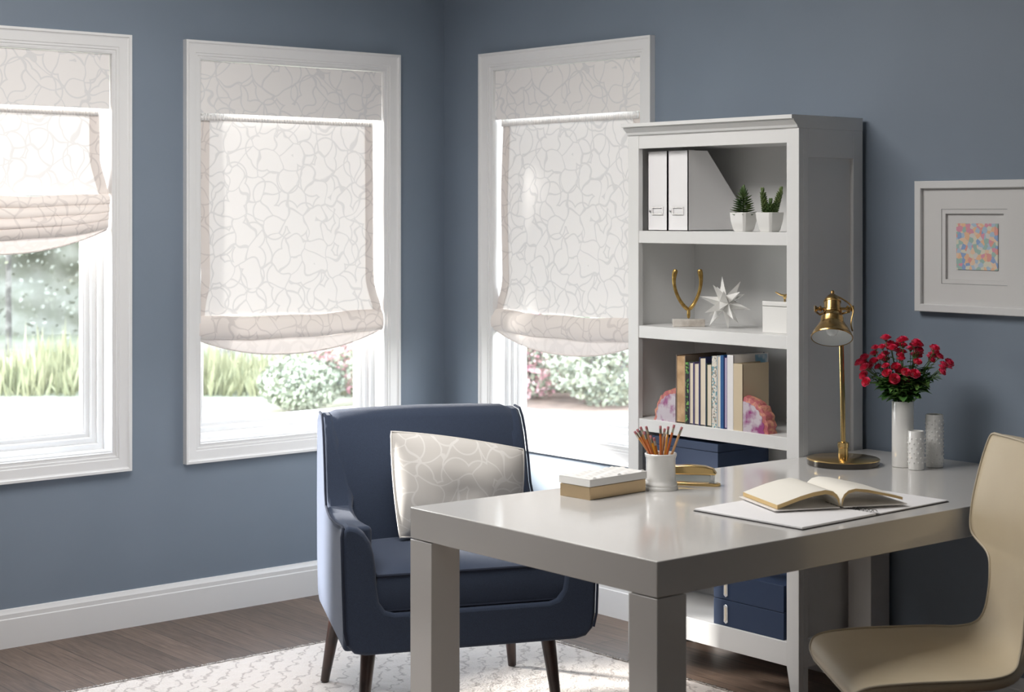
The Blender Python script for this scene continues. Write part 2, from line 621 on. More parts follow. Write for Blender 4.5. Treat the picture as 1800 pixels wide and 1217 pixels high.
def make_shade(label, loc, rz, zf, nfold, bottom_drop):
    t = thing('roman_shade', label, 'window shade', loc, rz)
    build('valance', MB().box(0.076, 0.924, 0.004, 0.012, 1.905, 2.104), valance_m, t)
    def head(u, v):
        return (0.09 + 0.80 * u, 0.024 + 0.003 * math.sin(u * 2 * PI * 62), 1.912 - 0.034 * v)
    build('pleated_heading', MB().grid(620, 1, head), heading_m, t, smooth=None, solid=0.001)
    cx = 0.494
    def hw(z):
        return 0.403 + 0.027 * (1 - sstep(zf, zf + 0.14, z)) + 0.003 * math.sin(z * 9)
    def body(u, v):
        z = 1.906 + (zf - 1.906) * v
        x = cx + (2 * u - 1) * hw(z)
        e = abs(2 * u - 1)
        return (x, 0.032 + 0.004 * math.sin(z * 7 + u * 3) - 0.010 * sstep(0.9, 1, v) - 0.006 * e ** 6 * sstep(0.5, 1, v), z - 0.006 * (1 - e * e) * v)
    panel = build('shade_panel', MB().grid(40, 60, body), shade_m, t, smooth=None)
    for sgn in (-1, 1):
        def side(u, v, sgn=sgn):
            z = 1.904 + (zf - 1.904) * v
            ww = hw(z)
            x = cx + sgn * (ww + 0.002 - 0.040 * u)
            e = abs((x - cx) / ww)
            return (x, 0.029 + 0.004 * math.sin(z * 7 + (0.5 + 0.5 * sgn * e) * 3) - 0.010 * sstep(0.9, 1, v) - 0.006 * min(1, e) ** 6 * sstep(0.5, 1, v), z - 0.006 * (1 - min(1, e * e)) * v)
        build('side_hem', MB().grid(4, 60, side), hem_m, panel, smooth=None)
    z = zf + 0.004
    fh = 0.078 if nfold == 1 else 0.030
    for k in range(nfold):
        hw_ = 0.43 - 0.003 * k
        z0 = z - k * fh
        def fold(u, v, z0=z0, hw_=hw_, k=k):
            e = 2 * u - 1
            a = v * PI
            dep = 0.034 if nfold == 1 else 0.026
            yy = 0.022 - dep * math.sin(a * 0.86 + 0.1) - 0.001 * k
            sag = -(0.012 + 0.008 * k) * (1 - e * e) + 0.002 * math.sin(u * 17 + k)
            return (cx + e * hw_, yy, z0 - (fh + 0.012) * (1 - math.cos(a)) / 2 + sag)
        build('fold', MB().grid(40, 12, fold), hem_m, t, smooth=None)
    zb = z - nfold * fh
    def hem(u, v):
        e = 2 * u - 1
        drop = 0.012 + bottom_drop * (1 - abs(e) ** 2.2)
        top = zb + 0.02 - 0.012 * (1 - e * e)
        z_ = top + (zb - drop - top) * v
        return (cx + e * 0.425, 0.020 - 0.012 * math.sin(v * PI * 0.9) + 0.002 * math.sin(u * 9 + v * 3), z_)
    sch = build('scalloped_hem', MB().grid(40, 10, hem), hem_plain_m, t, smooth=None)
    pts = []
    for i in range(41):
        e = 2 * i / 40 - 1
        pts.append((cx + e * 0.425, 0.016, zb - 0.012 - bottom_drop * (1 - abs(e) ** 2.2)))
    build('hem_edge', MB().tube(pts, 0.0035, 6), hem_m, sch)
    return t
heading_m = shade_mat('pleat_tape', S(246, 243, 240), S(240, 238, 236), 0.05)
hem_plain_m = shade_mat('hem_lining', S(244, 236, 232), S(238, 230, 226), 0.03)
make_shade('cream patterned roman shade raised into a stack of folds, leftmost window', *WLOC[0], 1.592, 4, 0.085)
make_shade('cream patterned roman shade with one bottom fold, middle window, left of the corner', *WLOC[1], 1.128, 1, 0.075)
make_shade('cream patterned roman shade in the window between the room corner and the bookcase', *WLOC[2], 1.128, 1, 0.075)

# ------------------------------------------------------------------ bookcase
bx0, bx1, by0, by1 = 1.464, 2.226, -0.336, -0.02
S1, S2, S3, S4, S5 = 1.463, 1.137, 0.818, 0.500, 0.176
bc = thing('bookcase', 'tall white open bookcase with crown moulding between the window and the desk', 'bookcase', ((bx0 + bx1) / 2, (by0 + by1) / 2, 0))
ox, oy = bc.location.x, bc.location.y
def bbox(*a):
    return MB().box(a[0] - ox, a[1] - ox, a[2] - oy, a[3] - oy, a[4], a[5])
for xa in (bx0, bx1 - 0.05):
    mb = MB()
    inner = xa + 0.05 if xa == bx0 else xa
    outer = xa if xa == bx0 else xa + 0.05
    tip = outer + (inner - outer) * 0.6
    pts = [(outer, 0), (tip, 0), (inner, 0.10), (inner, 1.79), (outer, 1.79)]
    mb.prism(pts, by0, by0 + 0.022, lambda p, t: (p[0] - ox, t - oy, p[1]))
    build('front_stile', mb, case_m, bc, bevel=0.0015)
for xa, s in ((bx0, 1), (bx1, -1)):
    mb = MB()
    xi = xa + s * 0.012
    mb.box(min(xi, xi + s * 0.012) - ox, max(xi, xi + s * 0.012) - ox, by0 + 0.022 - oy, by1 - oy, 0.10, 1.79)
    for (ya, yb, za, zb) in ((by0 + 0.022, by0 + 0.045, 0.10, 1.79), (by1 - 0.048, by1, 0.0, 1.79), (by0 + 0.045, by1 - 0.048, 1.70, 1.79), (by0 + 0.045, by1 - 0.048, 0.10, 0.19)):
        mb.box(min(xa, xi) - ox, max(xa, xi) - ox, ya - oy, yb - oy, za, zb)
    # rear leg, thickened
    mb.box(min(xa, xa + s * 0.045) - ox, max(xa, xa + s * 0.045) - ox, by1 - 0.03 - oy, by1 - oy, 0.0, 0.10)
    mb.box(min(xa, xa + s * 0.03) - ox, max(xa, xa + s * 0.03) - ox, by0 + 0.022 - oy, by0 + 0.045 - oy, 0.0, 0.10)
    build('side_panel', mb, case_m, bc, bevel=0.001)
build('back_panel', bbox(bx0 + 0.02, bx1 - 0.02, by1 - 0.010, by1 - 0.002, 0.12, 1.79), case_m, bc)
build('top_rail', bbox(bx0 + 0.05, bx1 - 0.05, by0 + 0.002, by0 + 0.02, 1.745, 1.79), case_m, bc, bevel=0.001)
build('bottom_rail', bbox(bx0 + 0.05, bx1 - 0.05, by0 + 0.002, by0 + 0.02, 0.10, S5 - 0.001), case_m, bc, bevel=0.001)
build('top_board', bbox(bx0 + 0.012, bx1 - 0.012, by0 + 0.02, by1 - 0.002, 1.75, 1.79), case_m, bc)
for z in (S1, S2, S3, S4, S5):
    build('shelf', bbox(bx0 + 0.025, bx1 - 0.025, by0 + 0.003, by1 - 0.010, z - (0.042 if z != S5 else 0.02), z), case_m, bc, bevel=0.0015)
CR = [(by1, 1.79), (by0, 1.79), (by0 - 0.006, 1.793), (by0 - 0.009, 1.800), (by0 - 0.018, 1.808), (by0 - 0.024, 1.813), (by0 - 0.024, 1.818), (by0 - 0.034, 1.819), (by0 - 0.034, 1.831), (by1, 1.831)]
build('crown_moulding', MB().prism(CR, bx0, bx1, lambda p, t: (t - ox, p[0] - oy, p[1])), case_m, bc, smooth=25)

# ------------------------------------------------------------------ things on the bookcase
def magazine_file(x0, x1, label):
    t = thing('magazine_file', label, 'magazine file', ((x0 + x1) / 2, -0.17, S1), group='magazine files on the top shelf')
    hwid = (x1 - x0) / 2
    P_ = [(-0.13, 0), (-0.13, 0.272), (-0.035, 0.272), (0.12, 0.10), (0.12, 0)]
    mb = MB()
    for s in (-1, 1):
        mb.prism(P_, s * hwid, s * (hwid - 0.003), lambda p, q: (q, p[0], p[1]))
    mb.box(-hwid, hwid, -0.13, -0.127, 0, 0.272)
    mb.box(-hwid, hwid, 0.117, 0.12, 0, 0.10)
    mb.box(-hwid, hwid, -0.13, 0.12, 0, 0.003)
    build('file_body', mb, paper_m, t)
    lb = MB()
    sweep_rect(lb, [(0, -0.1305), (0, -0.1335), (0.004, -0.1335), (0.004, -0.1305)], -0.024, 0.028, 0.055, 0.082)
    lb.lathe([(0.004, 0), (0.004, 0.004), (0.002, 0.005)], 12, mtx=Matrix.Translation((-0.034, -0.13, 0.068)) @ Matrix.Rotation(R(90), 4, 'X'))
    build('label_holder', lb, steel_m, t)
magazine_file(1.524, 1.618, 'white magazine file on the top shelf, the left one by the bookcase side')
magazine_file(1.621, 1.715, 'white magazine file on the top shelf, the right one showing its sloped side')

def pot(parent):
    mb = MB()
    n = 8
    rings = [(0.0225, 0), (0.027, 0.008), (0.033, 0.035), (0.0355, 0.060), (0.0355, 0.063), (0.0325, 0.063), (0.030, 0.045)]
    vs_, fs = [], []
    for r, z in rings:
        c = 0.22 * r
        q = [(r, -r + c), (r, r - c), (r - c, r), (-r + c, r), (-r, r - c), (-r, -r + c), (-r + c, -r), (r - c, -r)]
        vs_ += [(a, b, z) for a, b in q]
    for i in range(len(rings) - 1):
        for k in range(n):
            fs.append((i * n + k, i * n + (k + 1) % n, (i + 1) * n + (k + 1) % n, (i + 1) * n + k))
    fs.append(tuple(range(n - 1, -1, -1)))
    mb.add(vs_, fs)
    build('pot', mb, ceramic_m, parent, bevel=0.002, limit=30)
    build('soil', MB().lathe([(0.001, 0.050), (0.029, 0.048), (0.030, 0.045)], 12, cap0=False, cap1=False), soil_m, parent)

def succ_leaf(mb, base, d, L, wd, th):
    d = Vector(d).normalized()
    side = d.cross(Vector((0, 0, 1)))
    if side.length < 0.1:
        side = Vector((1, 0, 0))
    side.normalize()
    up = side.cross(d).normalized()
    pts = []
    rs = []
    vs_ = []
    prof = [(0, 0.5), (0.3, 1.0), (0.6, 0.9), (0.85, 0.5), (1.0, 0.08)]
    for q, r in prof:
        c = Vector(base) + d * L * q + up * (0.12 * L * q * q)
        vs_ += [c + side * wd * r, c + up * th * r * 0.6, c - side * wd * r, c - up * th * r]
    fs = []
    for i in range(4):
        for k in range(4):
            fs.append((i * 4 + k, i * 4 + (k + 1) % 4, i * 4 + 4 + (k + 1) % 4, i * 4 + 4 + k))
    fs.append((16, 17, 18, 19))
    mb.add(vs_, fs)
random.seed(4)
p1 = thing('potted_succulent', 'spiky cone-shaped succulent in a square white pot, left plant on the top shelf', 'potted plant', (1.950, -0.285, S1))
pot(p1)
mb = MB()
for j in range(13):
    q = j / 12
    n = 7 if j < 9 else 5
    for k in range(n):
        a = 2 * PI * (k / n) + j * 1.1
        el = -0.05 + 0.35 * q + 1.0 * max(0, q - 0.6) / 0.4
        L = (0.046 * (1 - q * 0.55)) * random.uniform(0.9, 1.1)
        succ_leaf(mb, (0, 0, 0.054 + 0.078 * q), (math.cos(a) * math.cos(el), math.sin(a) * math.cos(el), math.sin(el)), L, 0.0046, 0.0035)
mb.tube([(0, 0, 0.045), (0, 0, 0.135)], 0.003, 6)
build('leaves', mb, succ_m, p1)
p2 = thing('potted_succulent', 'three-stalked round-leaved succulent in a square white pot, right plant on the top shelf', 'potted plant', (2.062, -0.285, S1))
pot(p2)
for (bx_, by_, tx, ty, h, mt) in ((-0.010, -0.004, -0.020, -0.012, 0.085, succ2_m), (0.010, 0.004, 0.030, 0.022, 0.088, succ2_m), (0.002, -0.006, 0.006, -0.002, 0.050, succ_m), (-0.002, 0.010, 0.004, 0.022, 0.035, succ_m)):
    mb = MB()
    n = int(h / 0.0055)
    for j in range(n):
        q = j / (n - 1)
        c = (bx_ + (tx - bx_) * q, by_ + (ty - by_) * q, 0.048 + h * q)
        for k in range(6):
            a = 2 * PI * k / 6 + j * 0.5
            el = 0.1 + 0.45 * q + (0.5 if j > n - 3 else 0)
            succ_leaf(mb, c, (math.cos(a) * math.cos(el), math.sin(a) * math.cos(el), math.sin(el)), 0.016 * (1.05 - 0.3 * q), 0.0042, 0.004)
    build('stalk', mb, mt, p2)

# wishbone sculpture
wb = thing('wishbone_sculpture', 'gold wishbone sculpture on a small marble block, middle shelf', 'sculpture', (1.655, -0.235, S2), R(49.8))
build('marble_base', MB().box(-0.054, 0.054, -0.022, 0.022, 0, 0.025), marble_m, wb, bevel=0.002)
mb = MB()
L_ = [(-0.043, 0.196), (-0.047, 0.185), (-0.050, 0.165), (-0.050, 0.145), (-0.043, 0.115), (-0.030, 0.088), (-0.014, 0.066), (0, 0.056)]
mb.tube([(a, 0, z) for a, z in L_], [0.0085, 0.0105, 0.0075, 0.0062, 0.0062, 0.0062, 0.007, 0.008], 10)
mb.tube([(-a * 0.86 - 0.0, 0.004, z) for a, z in L_], [0.0085, 0.0105, 0.0075, 0.0062, 0.0062, 0.0062, 0.007, 0.008], 10)
mb.tube([(0, 0, 0.064), (0, 0, 0.045), (0, 0, 0.025)], [0.006, 0.0065, 0.006], 10)
build('wishbone', mb, gold_m, wb, subsurf=1)

# star
def star_mesh():
    bm = bmesh.new()
    bmesh.ops.create_icosphere(bm, subdivisions=1, radius=0.030)
    mb = MB()
    rnd = random.Random(3)
    for f in bm.faces:
        c = f.calc_center_median()
        tip = c.normalized() * 0.088 * rnd.uniform(0.92, 1.08)
        v = [x.co.copy() for x in f.verts]
        mb.add(v + [tip], [(0, 1, 3), (1, 2, 3), (2, 0, 3)])
    bm.free()
    rot = Matrix.Rotation(R(24), 4, 'X') @ Matrix.Rotation(R(-40), 4, 'Y') @ Matrix.Rotation(R(10), 4, 'Z')
    mb.v = [tuple(rot @ Vector(p)) for p in mb.v]
    lo = min(p[2] for p in mb.v)
    mb.v = [(p[0], p[1], p[2] - lo) for p in mb.v]
    return mb
st = build('star_ornament', star_mesh(), ceramic_m, smooth=5)
st.location = (1.805, -0.215, S2)
tag(st, 'white faceted many-pointed star ornament on the middle shelf', 'ornament')

# white box with gold knob
kb = thing('lidded_box', 'square white box with a small gold twig knob, middle shelf behind the right stile', 'box', (2.065, -0.215, S2))
build('box_body', MB().box(-0.052, 0.052, -0.05, 0.05, 0, 0.085), ceramic_m, kb, bevel=0.002)
build('lid', MB().box(-0.053, 0.053, -0.051, 0.051, 0.0865, 0.102), ceramic_m, kb, bevel=0.003)
mb = MB().lathe([(0.004, 0.102), (0.003, 0.108), (0.006, 0.113), (0.006, 0.119), (0.002, 0.123)], 12)
mb.tube([(-0.024, -0.018, 0.131), (-0.010, -0.008, 0.122), (0.0, 0, 0.120), (0.012, 0.01, 0.123), (0.026, 0.02, 0.129)], [0.002, 0.0035, 0.004, 0.0035, 0.002], 8)
build('knob', mb, brass_m, kb)

# books
def book(x0, x1, h, depth, cover, spine_out=False, label='', pages=cream_m, over=0.004):
    wdt = x1 - x0
    t = thing('book', label, 'book', ((x0 + x1) / 2, -0.322 + depth / 2, S3), group='books on the third shelf')
    cth = min(0.003, wdt * 0.16)
    mb = MB()
    y0, y1 = -depth / 2, depth / 2
    mb.box(-wdt / 2, -wdt / 2 + cth, y0, y1, 0, h)
    mb.box(wdt / 2 - cth, wdt / 2, y0, y1, 0, h)
    if spine_out:
        mb.box(-wdt / 2, wdt / 2, y0 - 0.001, y0 + cth, 0, h)
    else:
        mb.box(-wdt / 2, wdt / 2, y1 - cth, y1 + 0.001, 0, h)
    build('cover', mb, cover, t)
    a, b = (y0 + cth, y1 - over) if spine_out else (y0 + over * 0.5, y1 - cth)
    build('pages', MB().box(-wdt / 2 + cth, wdt / 2 - cth, a, b, over, h - over), pages, t)
    return t
def flat(name, c, r=0.6):
    return mat(name, c, r, bump=(200, 0.05))
tan_p = mat('tan_page_edges', S(205, 172, 132), 0.8, bump=(400, 0.4), mix=(S(180, 146, 108), 20, 0.4, 0.6))
green_sp = voro_mat('leafy_spine', [S(24, 26, 24), S(70, 130, 60), S(26, 30, 28), S(120, 170, 80), S(20, 22, 22)], 140)
cloud_m = mat('cloud_cover', S(120, 168, 198), 0.5, mix=(S(225, 230, 232), 28, 0.42, 0.6))
deco_sp = voro_mat('teal_ornament_spine', [S(222, 216, 204), S(110, 160, 170), S(216, 210, 200), S(214, 208, 198), S(150, 142, 130)], 170)
book(1.680, 1.724, 0.228, 0.20, flat('taupe_cover', S(126, 112, 102)), label='tallest tan-edged book with taupe cover, first from the left', pages=tan_p)
book(1.7255, 1.7395, 0.207, 0.18, green_sp, True, label='thin dark book with green leafy spine, second from the left')
book(1.7405, 1.7615, 0.208, 0.18, flat('purple_grey_cover', S(92, 84, 112)), label='cream-edged book right of the dark leafy spine, third from the left')
book(1.7625, 1.7875, 0.207, 0.18, flat('violet_cover', S(86, 74, 120)), label='cream-edged book with violet cover, fourth from the left')
book(1.7885, 1.8185, 0.227, 0.19, flat('midnight_cover', S(26, 36, 84)), label='tall cream-edged book with midnight blue cover, fifth from the left')
book(1.8195, 1.8445, 0.208, 0.17, flat('dark_green_cover', S(44, 66, 48)), label='short cream-edged book with dark green cover, sixth from the left')
book(1.8455, 1.8665, 0.235, 0.20, deco_sp, True, label='book with teal and cream ornamented spine, seventh from the left')
book(1.8675, 1.8825, 0.237, 0.19, flat('pale_blue_cover', S(214, 224, 232)), label='thin cream-edged book with pale cover, left of the blue spine')
book(1.8835, 1.8975, 0.240, 0.20, flat('royal_blue_spine', S(24, 84, 138)), True, label='thin book with bright blue spine')
book(1.8985, 1.9125, 0.236, 0.19, flat('navy_violet_cover', S(54, 50, 112)), label='thin book with navy violet cover, right of the bright blue spine', pages=flat('lilac_pages', S(196, 186, 208)))
wb_ = book(1.9135, 1.9395, 0.243, 0.17, flat('white_cover', S(228, 226, 226)), True, label='large white book with a sky picture on its cover, behind the beige book')
build('sky_picture', MB().box(0.0131, 0.0135, 0.02, 0.080, 0.02, 0.240), cloud_m, wb_)
book(1.9405, 1.9795, 0.217, 0.127, flat('beige_cover', S(202, 186, 158)), True, label='beige book at the right end, its plain cover facing the room')

def agate(label, x, s):
    t = thing('agate_bookend', label, 'bookend', (x, -0.322, S3), group='agate bookends')
    n = 18
    def outl(k):
        a = k / n * PI / 2
        wob = 1 + 0.03 * math.sin(k * 2.1) + 0.02 * math.sin(k * 4.3)
        return (s * 0.105 * math.sin(a) * wob, 0.110 * math.cos(a) ** 0.85 * wob)
    out_ = [outl(k) for k in range(n + 1)]
    out_[-1] = (out_[-1][0], 0.0)
    core = [(0, 0)] + [(a * 0.86, b * 0.88) for a, b in out_]
    build('agate_face', MB().prism(core, -0.0005, 0.048, lambda p, q: (p[0], q, max(p[1], 0))), agate_m, t, smooth=20)
    mb = MB()
    vs_, fs = [], []
    for a, b in out_:
        for (k, y) in ((0.86, 0.0), (1.0, 0.004), (1.05, 0.022), (1.0, 0.046), (0.86, 0.048)):
            kk = k * (0.98 + 0.04 * noise.noise(Vector((a * 90, b * 90, y * 90))))
            vs_.append((a * kk, y, b * (kk + 0.02)))
    for i in range(n):
        for k in range(4):
            fs.append((i * 5 + k, i * 5 + k + 1, i * 5 + 6 + k, i * 5 + 5 + k))
        fs.append((i * 5 + 4, i * 5, i * 5 + 5, i * 5 + 9))
    fs.append((0, 1, 2, 3, 4))
    fs.append(tuple(n * 5 + k for k in (4, 3, 2, 1, 0)))
    mb.add(vs_, fs)
    build('rind', mb, rind_m, t, smooth=40)
rind_m = mat('agate_rind', S(176, 96, 100), 0.7, bump=(200, 0.8), mix=(S(204, 150, 120), 60, 0.45, 0.65))
agate_m = mat('agate_stone', S(196, 186, 194), 0.2, mix=(S(146, 66, 122), 20, 0.46, 0.60), coat=0.5)
agate('pink agate bookend right of the beige book', 1.981, 1)
agate('pink agate bookend left of the row of books', 1.678, -1)

def blue_box(x, y, z, wdt, dep, h, label, lid):
    t = thing('storage_box', label, 'storage box', (x + wdt / 2, y + dep / 2, z), group='blue storage boxes')
    hh = h - (0.028 if lid else 0)
    build('box_body', MB().box(-wdt / 2, wdt / 2, -dep / 2, dep / 2, 0, hh - 0.001), bluebox_m, t, bevel=0.0015)
    if lid:
        build('lid', MB().box(-wdt / 2 - 0.002, wdt / 2 + 0.002, -dep / 2 - 0.002, dep / 2 + 0.002, hh, h - 0.001), bluebox_m, t, bevel=0.0015)
    lb = MB()
    xx = -wdt / 2 + 0.055
    out_ = [(xx - 0.009, 0.014), (xx, 0.008), (xx + 0.009, 0.014), (xx + 0.009, 0.066), (xx, 0.072), (xx - 0.009, 0.066)]
    lb.prism(out_, -dep / 2 - 0.0028, -dep / 2 - 0.0002, lambda p, q: (p[0], q, p[1]))
    lh = build('label_holder', lb, steel_m, t, bevel=0.0008)
    build('label_card', MB().box(xx - 0.004, xx + 0.004, -dep / 2 - 0.0034, -dep / 2 - 0.0026, 0.018, 0.062), cream_m, lh)
blue_box(1.858, -0.328, S5, 0.30, 0.27, 0.086, 'blue storage box on the bookcase floor, lowest of its pair', False)
blue_box(1.858, -0.328, S5 + 0.0865, 0.30, 0.27, 0.086, 'blue storage box resting on the lowest blue box', False)
blue_box(1.577, -0.328, S4, 0.30, 0.25, 0.118, 'blue storage box on the shelf behind the desk, lower of its pair', False)
blue_box(1.577, -0.328, S4 + 0.1185, 0.30, 0.25, 0.148, 'blue lidded storage box seen behind the pencil cup, under the book shelf', True)

# ------------------------------------------------------------------ desk
dk = thing('desk', 'white lacquered parsons desk with thick square legs', 'desk', (2.63, -0.91, 0))
DZ = 0.762
DC = [(2.155, -1.797), (3.065, -1.802), (3.107, -0.018), (2.2285, -0.018)]
DC[3] = (2.2410, -0.018)
DC[0] = (2.160, -1.797)
lx, ly = dk.location.x, dk.location.y
cl = [(a - lx, b - ly) for a, b in DC]
build('desktop', MB().prism(cl, DZ - 0.080, DZ, lambda p, t: (p[0], p[1], t)), desk_m, dk, bevel=0.002)
for k in range(4):
    c = Vector(cl[k]).to_3d()
    a = (Vector(cl[(k + 1) % 4]).to_3d() - c).normalized()
    b = (Vector(cl[(k - 1) % 4]).to_3d() - c).normalized()
    q = [c, c + a * 0.09, c + a * 0.09 + b * 0.09, c + b * 0.09]
    build('leg', MB().prism([(p.x, p.y) for p in q], 0.0095 if k < 2 else 0.0, DZ - 0.0825, lambda p, t: (p[0], p[1], t)), desk_m, dk, bevel=0.0015)

# decorative box
db = thing('trinket_box', 'small box with white carved lid and brass base, front of the pencil cup', 'box', (2.327, -1.268, DZ), R(3))
build('box_body', MB().box(-0.056, 0.056, -0.110, 0.110, 0, 0.034), mat('champagne_brass', (0.66, 0.50, 0.31, 1), 0.42, 1.0, bump=(50, 0.05)), db, bevel=0.0015)
mb = MB()
def lidtop(u, v):
    x, y = -0.058 + 0.116 * u, -0.112 + 0.224 * v
    e = min(u, 1 - u, v, 1 - v)
    hgt = 0.055 + (0.0048 * (0.5 + 0.5 * math.sin(2 * PI * (3 * u + 2.5 * v))) * (0.5 + 0.5 * math.sin(2 * PI * (7 * v - 1.5 * u))) if e > 0.03 else 0)
    return (x, y, hgt)
mb.grid(44, 84, lidtop)
mb.box(-0.058, 0.058, -0.112, 0.112, 0.0355, 0.0545)
build('lid', mb, mat('matte_white_stone', S(232, 231, 228), 0.6), db, smooth=40)

# pencil cup
pc = thing('pencil_cup', 'white ceramic cup with ribbed foot holding pencils', 'cup', (2.378, -1.098, DZ))
build('cup_body', MB().lathe([(0.030, 0), (0.0465, 0.0), (0.0475, 0.004), (0.0465, 0.009), (0.0455, 0.010), (0.0462, 0.014), (0.0455, 0.017), (0.0425, 0.021), (0.041, 0.026),
      (0.0405, 0.085), (0.0425, 0.090), (0.0440, 0.094), (0.0440, 0.098), (0.0425, 0.1), (0.0385, 0.099), (0.037, 0.09), (0.037, 0.008), (0.02, 0.007)], 48), ceramic_m, pc)
wood_yel = mat('yellow_pencil_lacquer', S(214, 142, 44), 0.35, coat=0.3)
wood_org = mat('orange_pencil_lacquer', S(196, 104, 40), 0.35, coat=0.3)
wood_nat = mat('natural_pencil_wood', S(196, 150, 104), 0.5)
eraser_m = mat('pink_eraser', S(186, 120, 124), 0.7)
ferr_m = mat('ferrule_metal', (0.55, 0.52, 0.42, 1), 0.3, 1.0)
plabels = []
CUP = Vector((2.378, -1.098, DZ))
Fv = Vector((-0.7634, 0.6459, 0))
Rv = Vector((0.6459, 0.7634, 0))
pspec = [(-0.072, 0.010, 0.158, 0), (-0.066, -0.006, 0.166, 1), (-0.055, 0.014, 0.170, 0), (-0.048, -0.01, 0.160, 1), (-0.040, 0.01, 0.172, 2), (-0.030, -0.012, 0.150, 0),
         (-0.018, 0.012, 0.140, 0), (-0.002, -0.010, 0.176, 1), (0.012, 0.016, 0.165, 2), (0.020, -0.008, 0.174, 0), (0.038, 0.010, 0.176, 1), (0.058, -0.004, 0.172, 2)]
for (rx, fx, hgt, kk) in pspec:
    top = CUP + Rv * rx + Fv * fx + Vector((0, 0, hgt))
    cl_ = [max(-0.033, min(0.033, c)) for c in (rx * 0.42, fx)]
    at_rim = CUP + Rv * max(-0.031, min(0.031, rx * 0.52)) + Fv * fx * 1.6 + Vector((0, 0, 0.098))
    d = (at_rim - top).normalized()
    bot = top + d * ((hgt - 0.012) / abs(d.z))
    L = (top - bot).length
    p = thing('pencil', ['yellow pencil standing in the white cup', 'orange pencil standing in the white cup', 'brown wood pencil standing in the white cup'][kk], 'pencil', bot, group=['yellow pencils in the cup', 'orange pencils in the cup', 'brown pencils in the cup'][kk])
    p.rotation_euler = (top - bot).to_track_quat('Z', 'Y').to_euler()
    build('barrel', MB().lathe([(0.0005, 0), (0.0036, 0.014), (0.0036, L - 0.022)], 6), [wood_yel, wood_org, wood_nat][kk], p, smooth=20)
    fe = build('ferrule', MB().lathe([(0.0038, L - 0.022), (0.0038, L - 0.009)], 12), ferr_m, p)
    build('eraser', MB().lathe([(0.0035, L - 0.009), (0.0035, L - 0.001), (0.0028, L)], 12), eraser_m, fe)

# stapler
sp = thing('stapler', 'gold and clear stapler behind the pencil cup', 'stapler', (2.392, -0.977, DZ), R(35))
def capsule(L0, L1, hw_, z0, z1, n=8):
    pts = []
    for k in range(n + 1):
        a = -PI / 2 + PI * k / n
        pts.append((L1 - hw_ + hw_ * math.cos(a), hw_ * math.sin(a)))
    for k in range(n + 1):
        a = PI / 2 + PI * k / n
        pts.append((L0 + hw_ + hw_ * math.cos(a), hw_ * math.sin(a)))
    return pts
build('base_plate', MB().prism(capsule(-0.075, 0.072, 0.018, 0, 0), 0.0, 0.008, lambda p, t: (p[0], p[1], t)), brass_m, sp, bevel=0.0015)
build('magazine', MB().box(-0.07, 0.055, -0.008, 0.008, 0.0105, 0.030), mat('clear_acrylic', S(225, 232, 230), 0.1, coat=0.5), sp, bevel=0.001)
TP = [(-0.076, 0.030), (-0.076, 0.046), (-0.06, 0.054), (-0.01, 0.057), (0.03, 0.055), (0.052, 0.048), (0.062, 0.034), (0.058, 0.031)]
build('top_arm', MB().prism(TP, -0.014, 0.014, lambda p, t: (p[0], t, p[1])), brass_m, sp, bevel=0.004, seg=3)
build('staple_head', MB().box(0.045, 0.054, -0.010, 0.010, 0.016, 0.031), steel_m, sp)
build('anvil', MB().box(0.040, 0.062, -0.012, 0.012, 0.008, 0.0095), steel_m, sp)

# desk lamp
dl = thing('desk_lamp', 'antique brass desk lamp with a bell head on a round base', 'lamp', (2.413, -0.352, DZ))
build('base', MB().lathe([(0.104, 0), (0.108, 0.001), (0.109, 0.0165)], 64), mat('dark_bronze', (0.10, 0.09, 0.08, 1), 0.15, 1.0), dl)
build('base_plate', MB().lathe([(0.1095, 0.0168), (0.1095, 0.0185), (0.106, 0.021), (0.02, 0.0225), (0.018, 0.023)], 64), brass_m, dl)
build('collar', MB().lathe([(0.0155, 0.022), (0.0155, 0.052), (0.017, 0.053), (0.017, 0.066), (0.015, 0.068), (0.010, 0.070)], 24), brass_m, dl)
build('pole', MB().tube([(0, 0, 0.06), (-0.002, 0.0, 0.2), (-0.012, 0.006, 0.36), (-0.030, 0.020, 0.475)], 0.0075, 16), brass_m, dl)
rimc = Vector((2.386, -0.372, 1.147)) - dl.location - Fv * 0.06 - Rv * 0.0114 + Vector((0, 0, 0.0044))
ax = (Vector((0, 0, -0.86)) - Fv * 0.47 - Rv * 0.10).normalized()
M_ = Matrix.Translation(rimc - ax * 0.132) @ ax.to_track_quat('Z', 'Y').to_matrix().to_4x4()
HP = [(0.004, -0.024), (0.006, -0.020), (0.005, -0.014), (0.012, -0.008), (0.019, 0.000), (0.0245, 0.008), (0.0265, 0.012), (0.0265, 0.016), (0.0245, 0.018), (0.0255, 0.044), (0.028, 0.046), (0.028, 0.052), (0.0265, 0.053),
      (0.030, 0.064), (0.034, 0.068), (0.034, 0.072), (0.036, 0.086), (0.040, 0.089), (0.041, 0.092), (0.049, 0.104), (0.058, 0.120), (0.0605, 0.128), (0.0625, 0.130), (0.0625, 0.134), (0.060, 0.134)]
hd = build('lamp_head', MB().lathe(HP, 40, mtx=M_, cap1=False), oldbrass_m, dl)
build('reflector', MB().lathe([(0.0597, 0.133), (0.057, 0.121), (0.048, 0.105), (0.040, 0.094), (0.025, 0.085), (0.010, 0.080)], 40, mtx=M_, cap0=False), enamel_m, hd)
build('bulb', MB().lathe([(0.008, 0.081), (0.010, 0.090), (0.017, 0.102), (0.019, 0.110), (0.015, 0.120), (0.006, 0.126)], 20, mtx=M_), glassbulb_m, hd)
hc = rimc - ax * 0.095
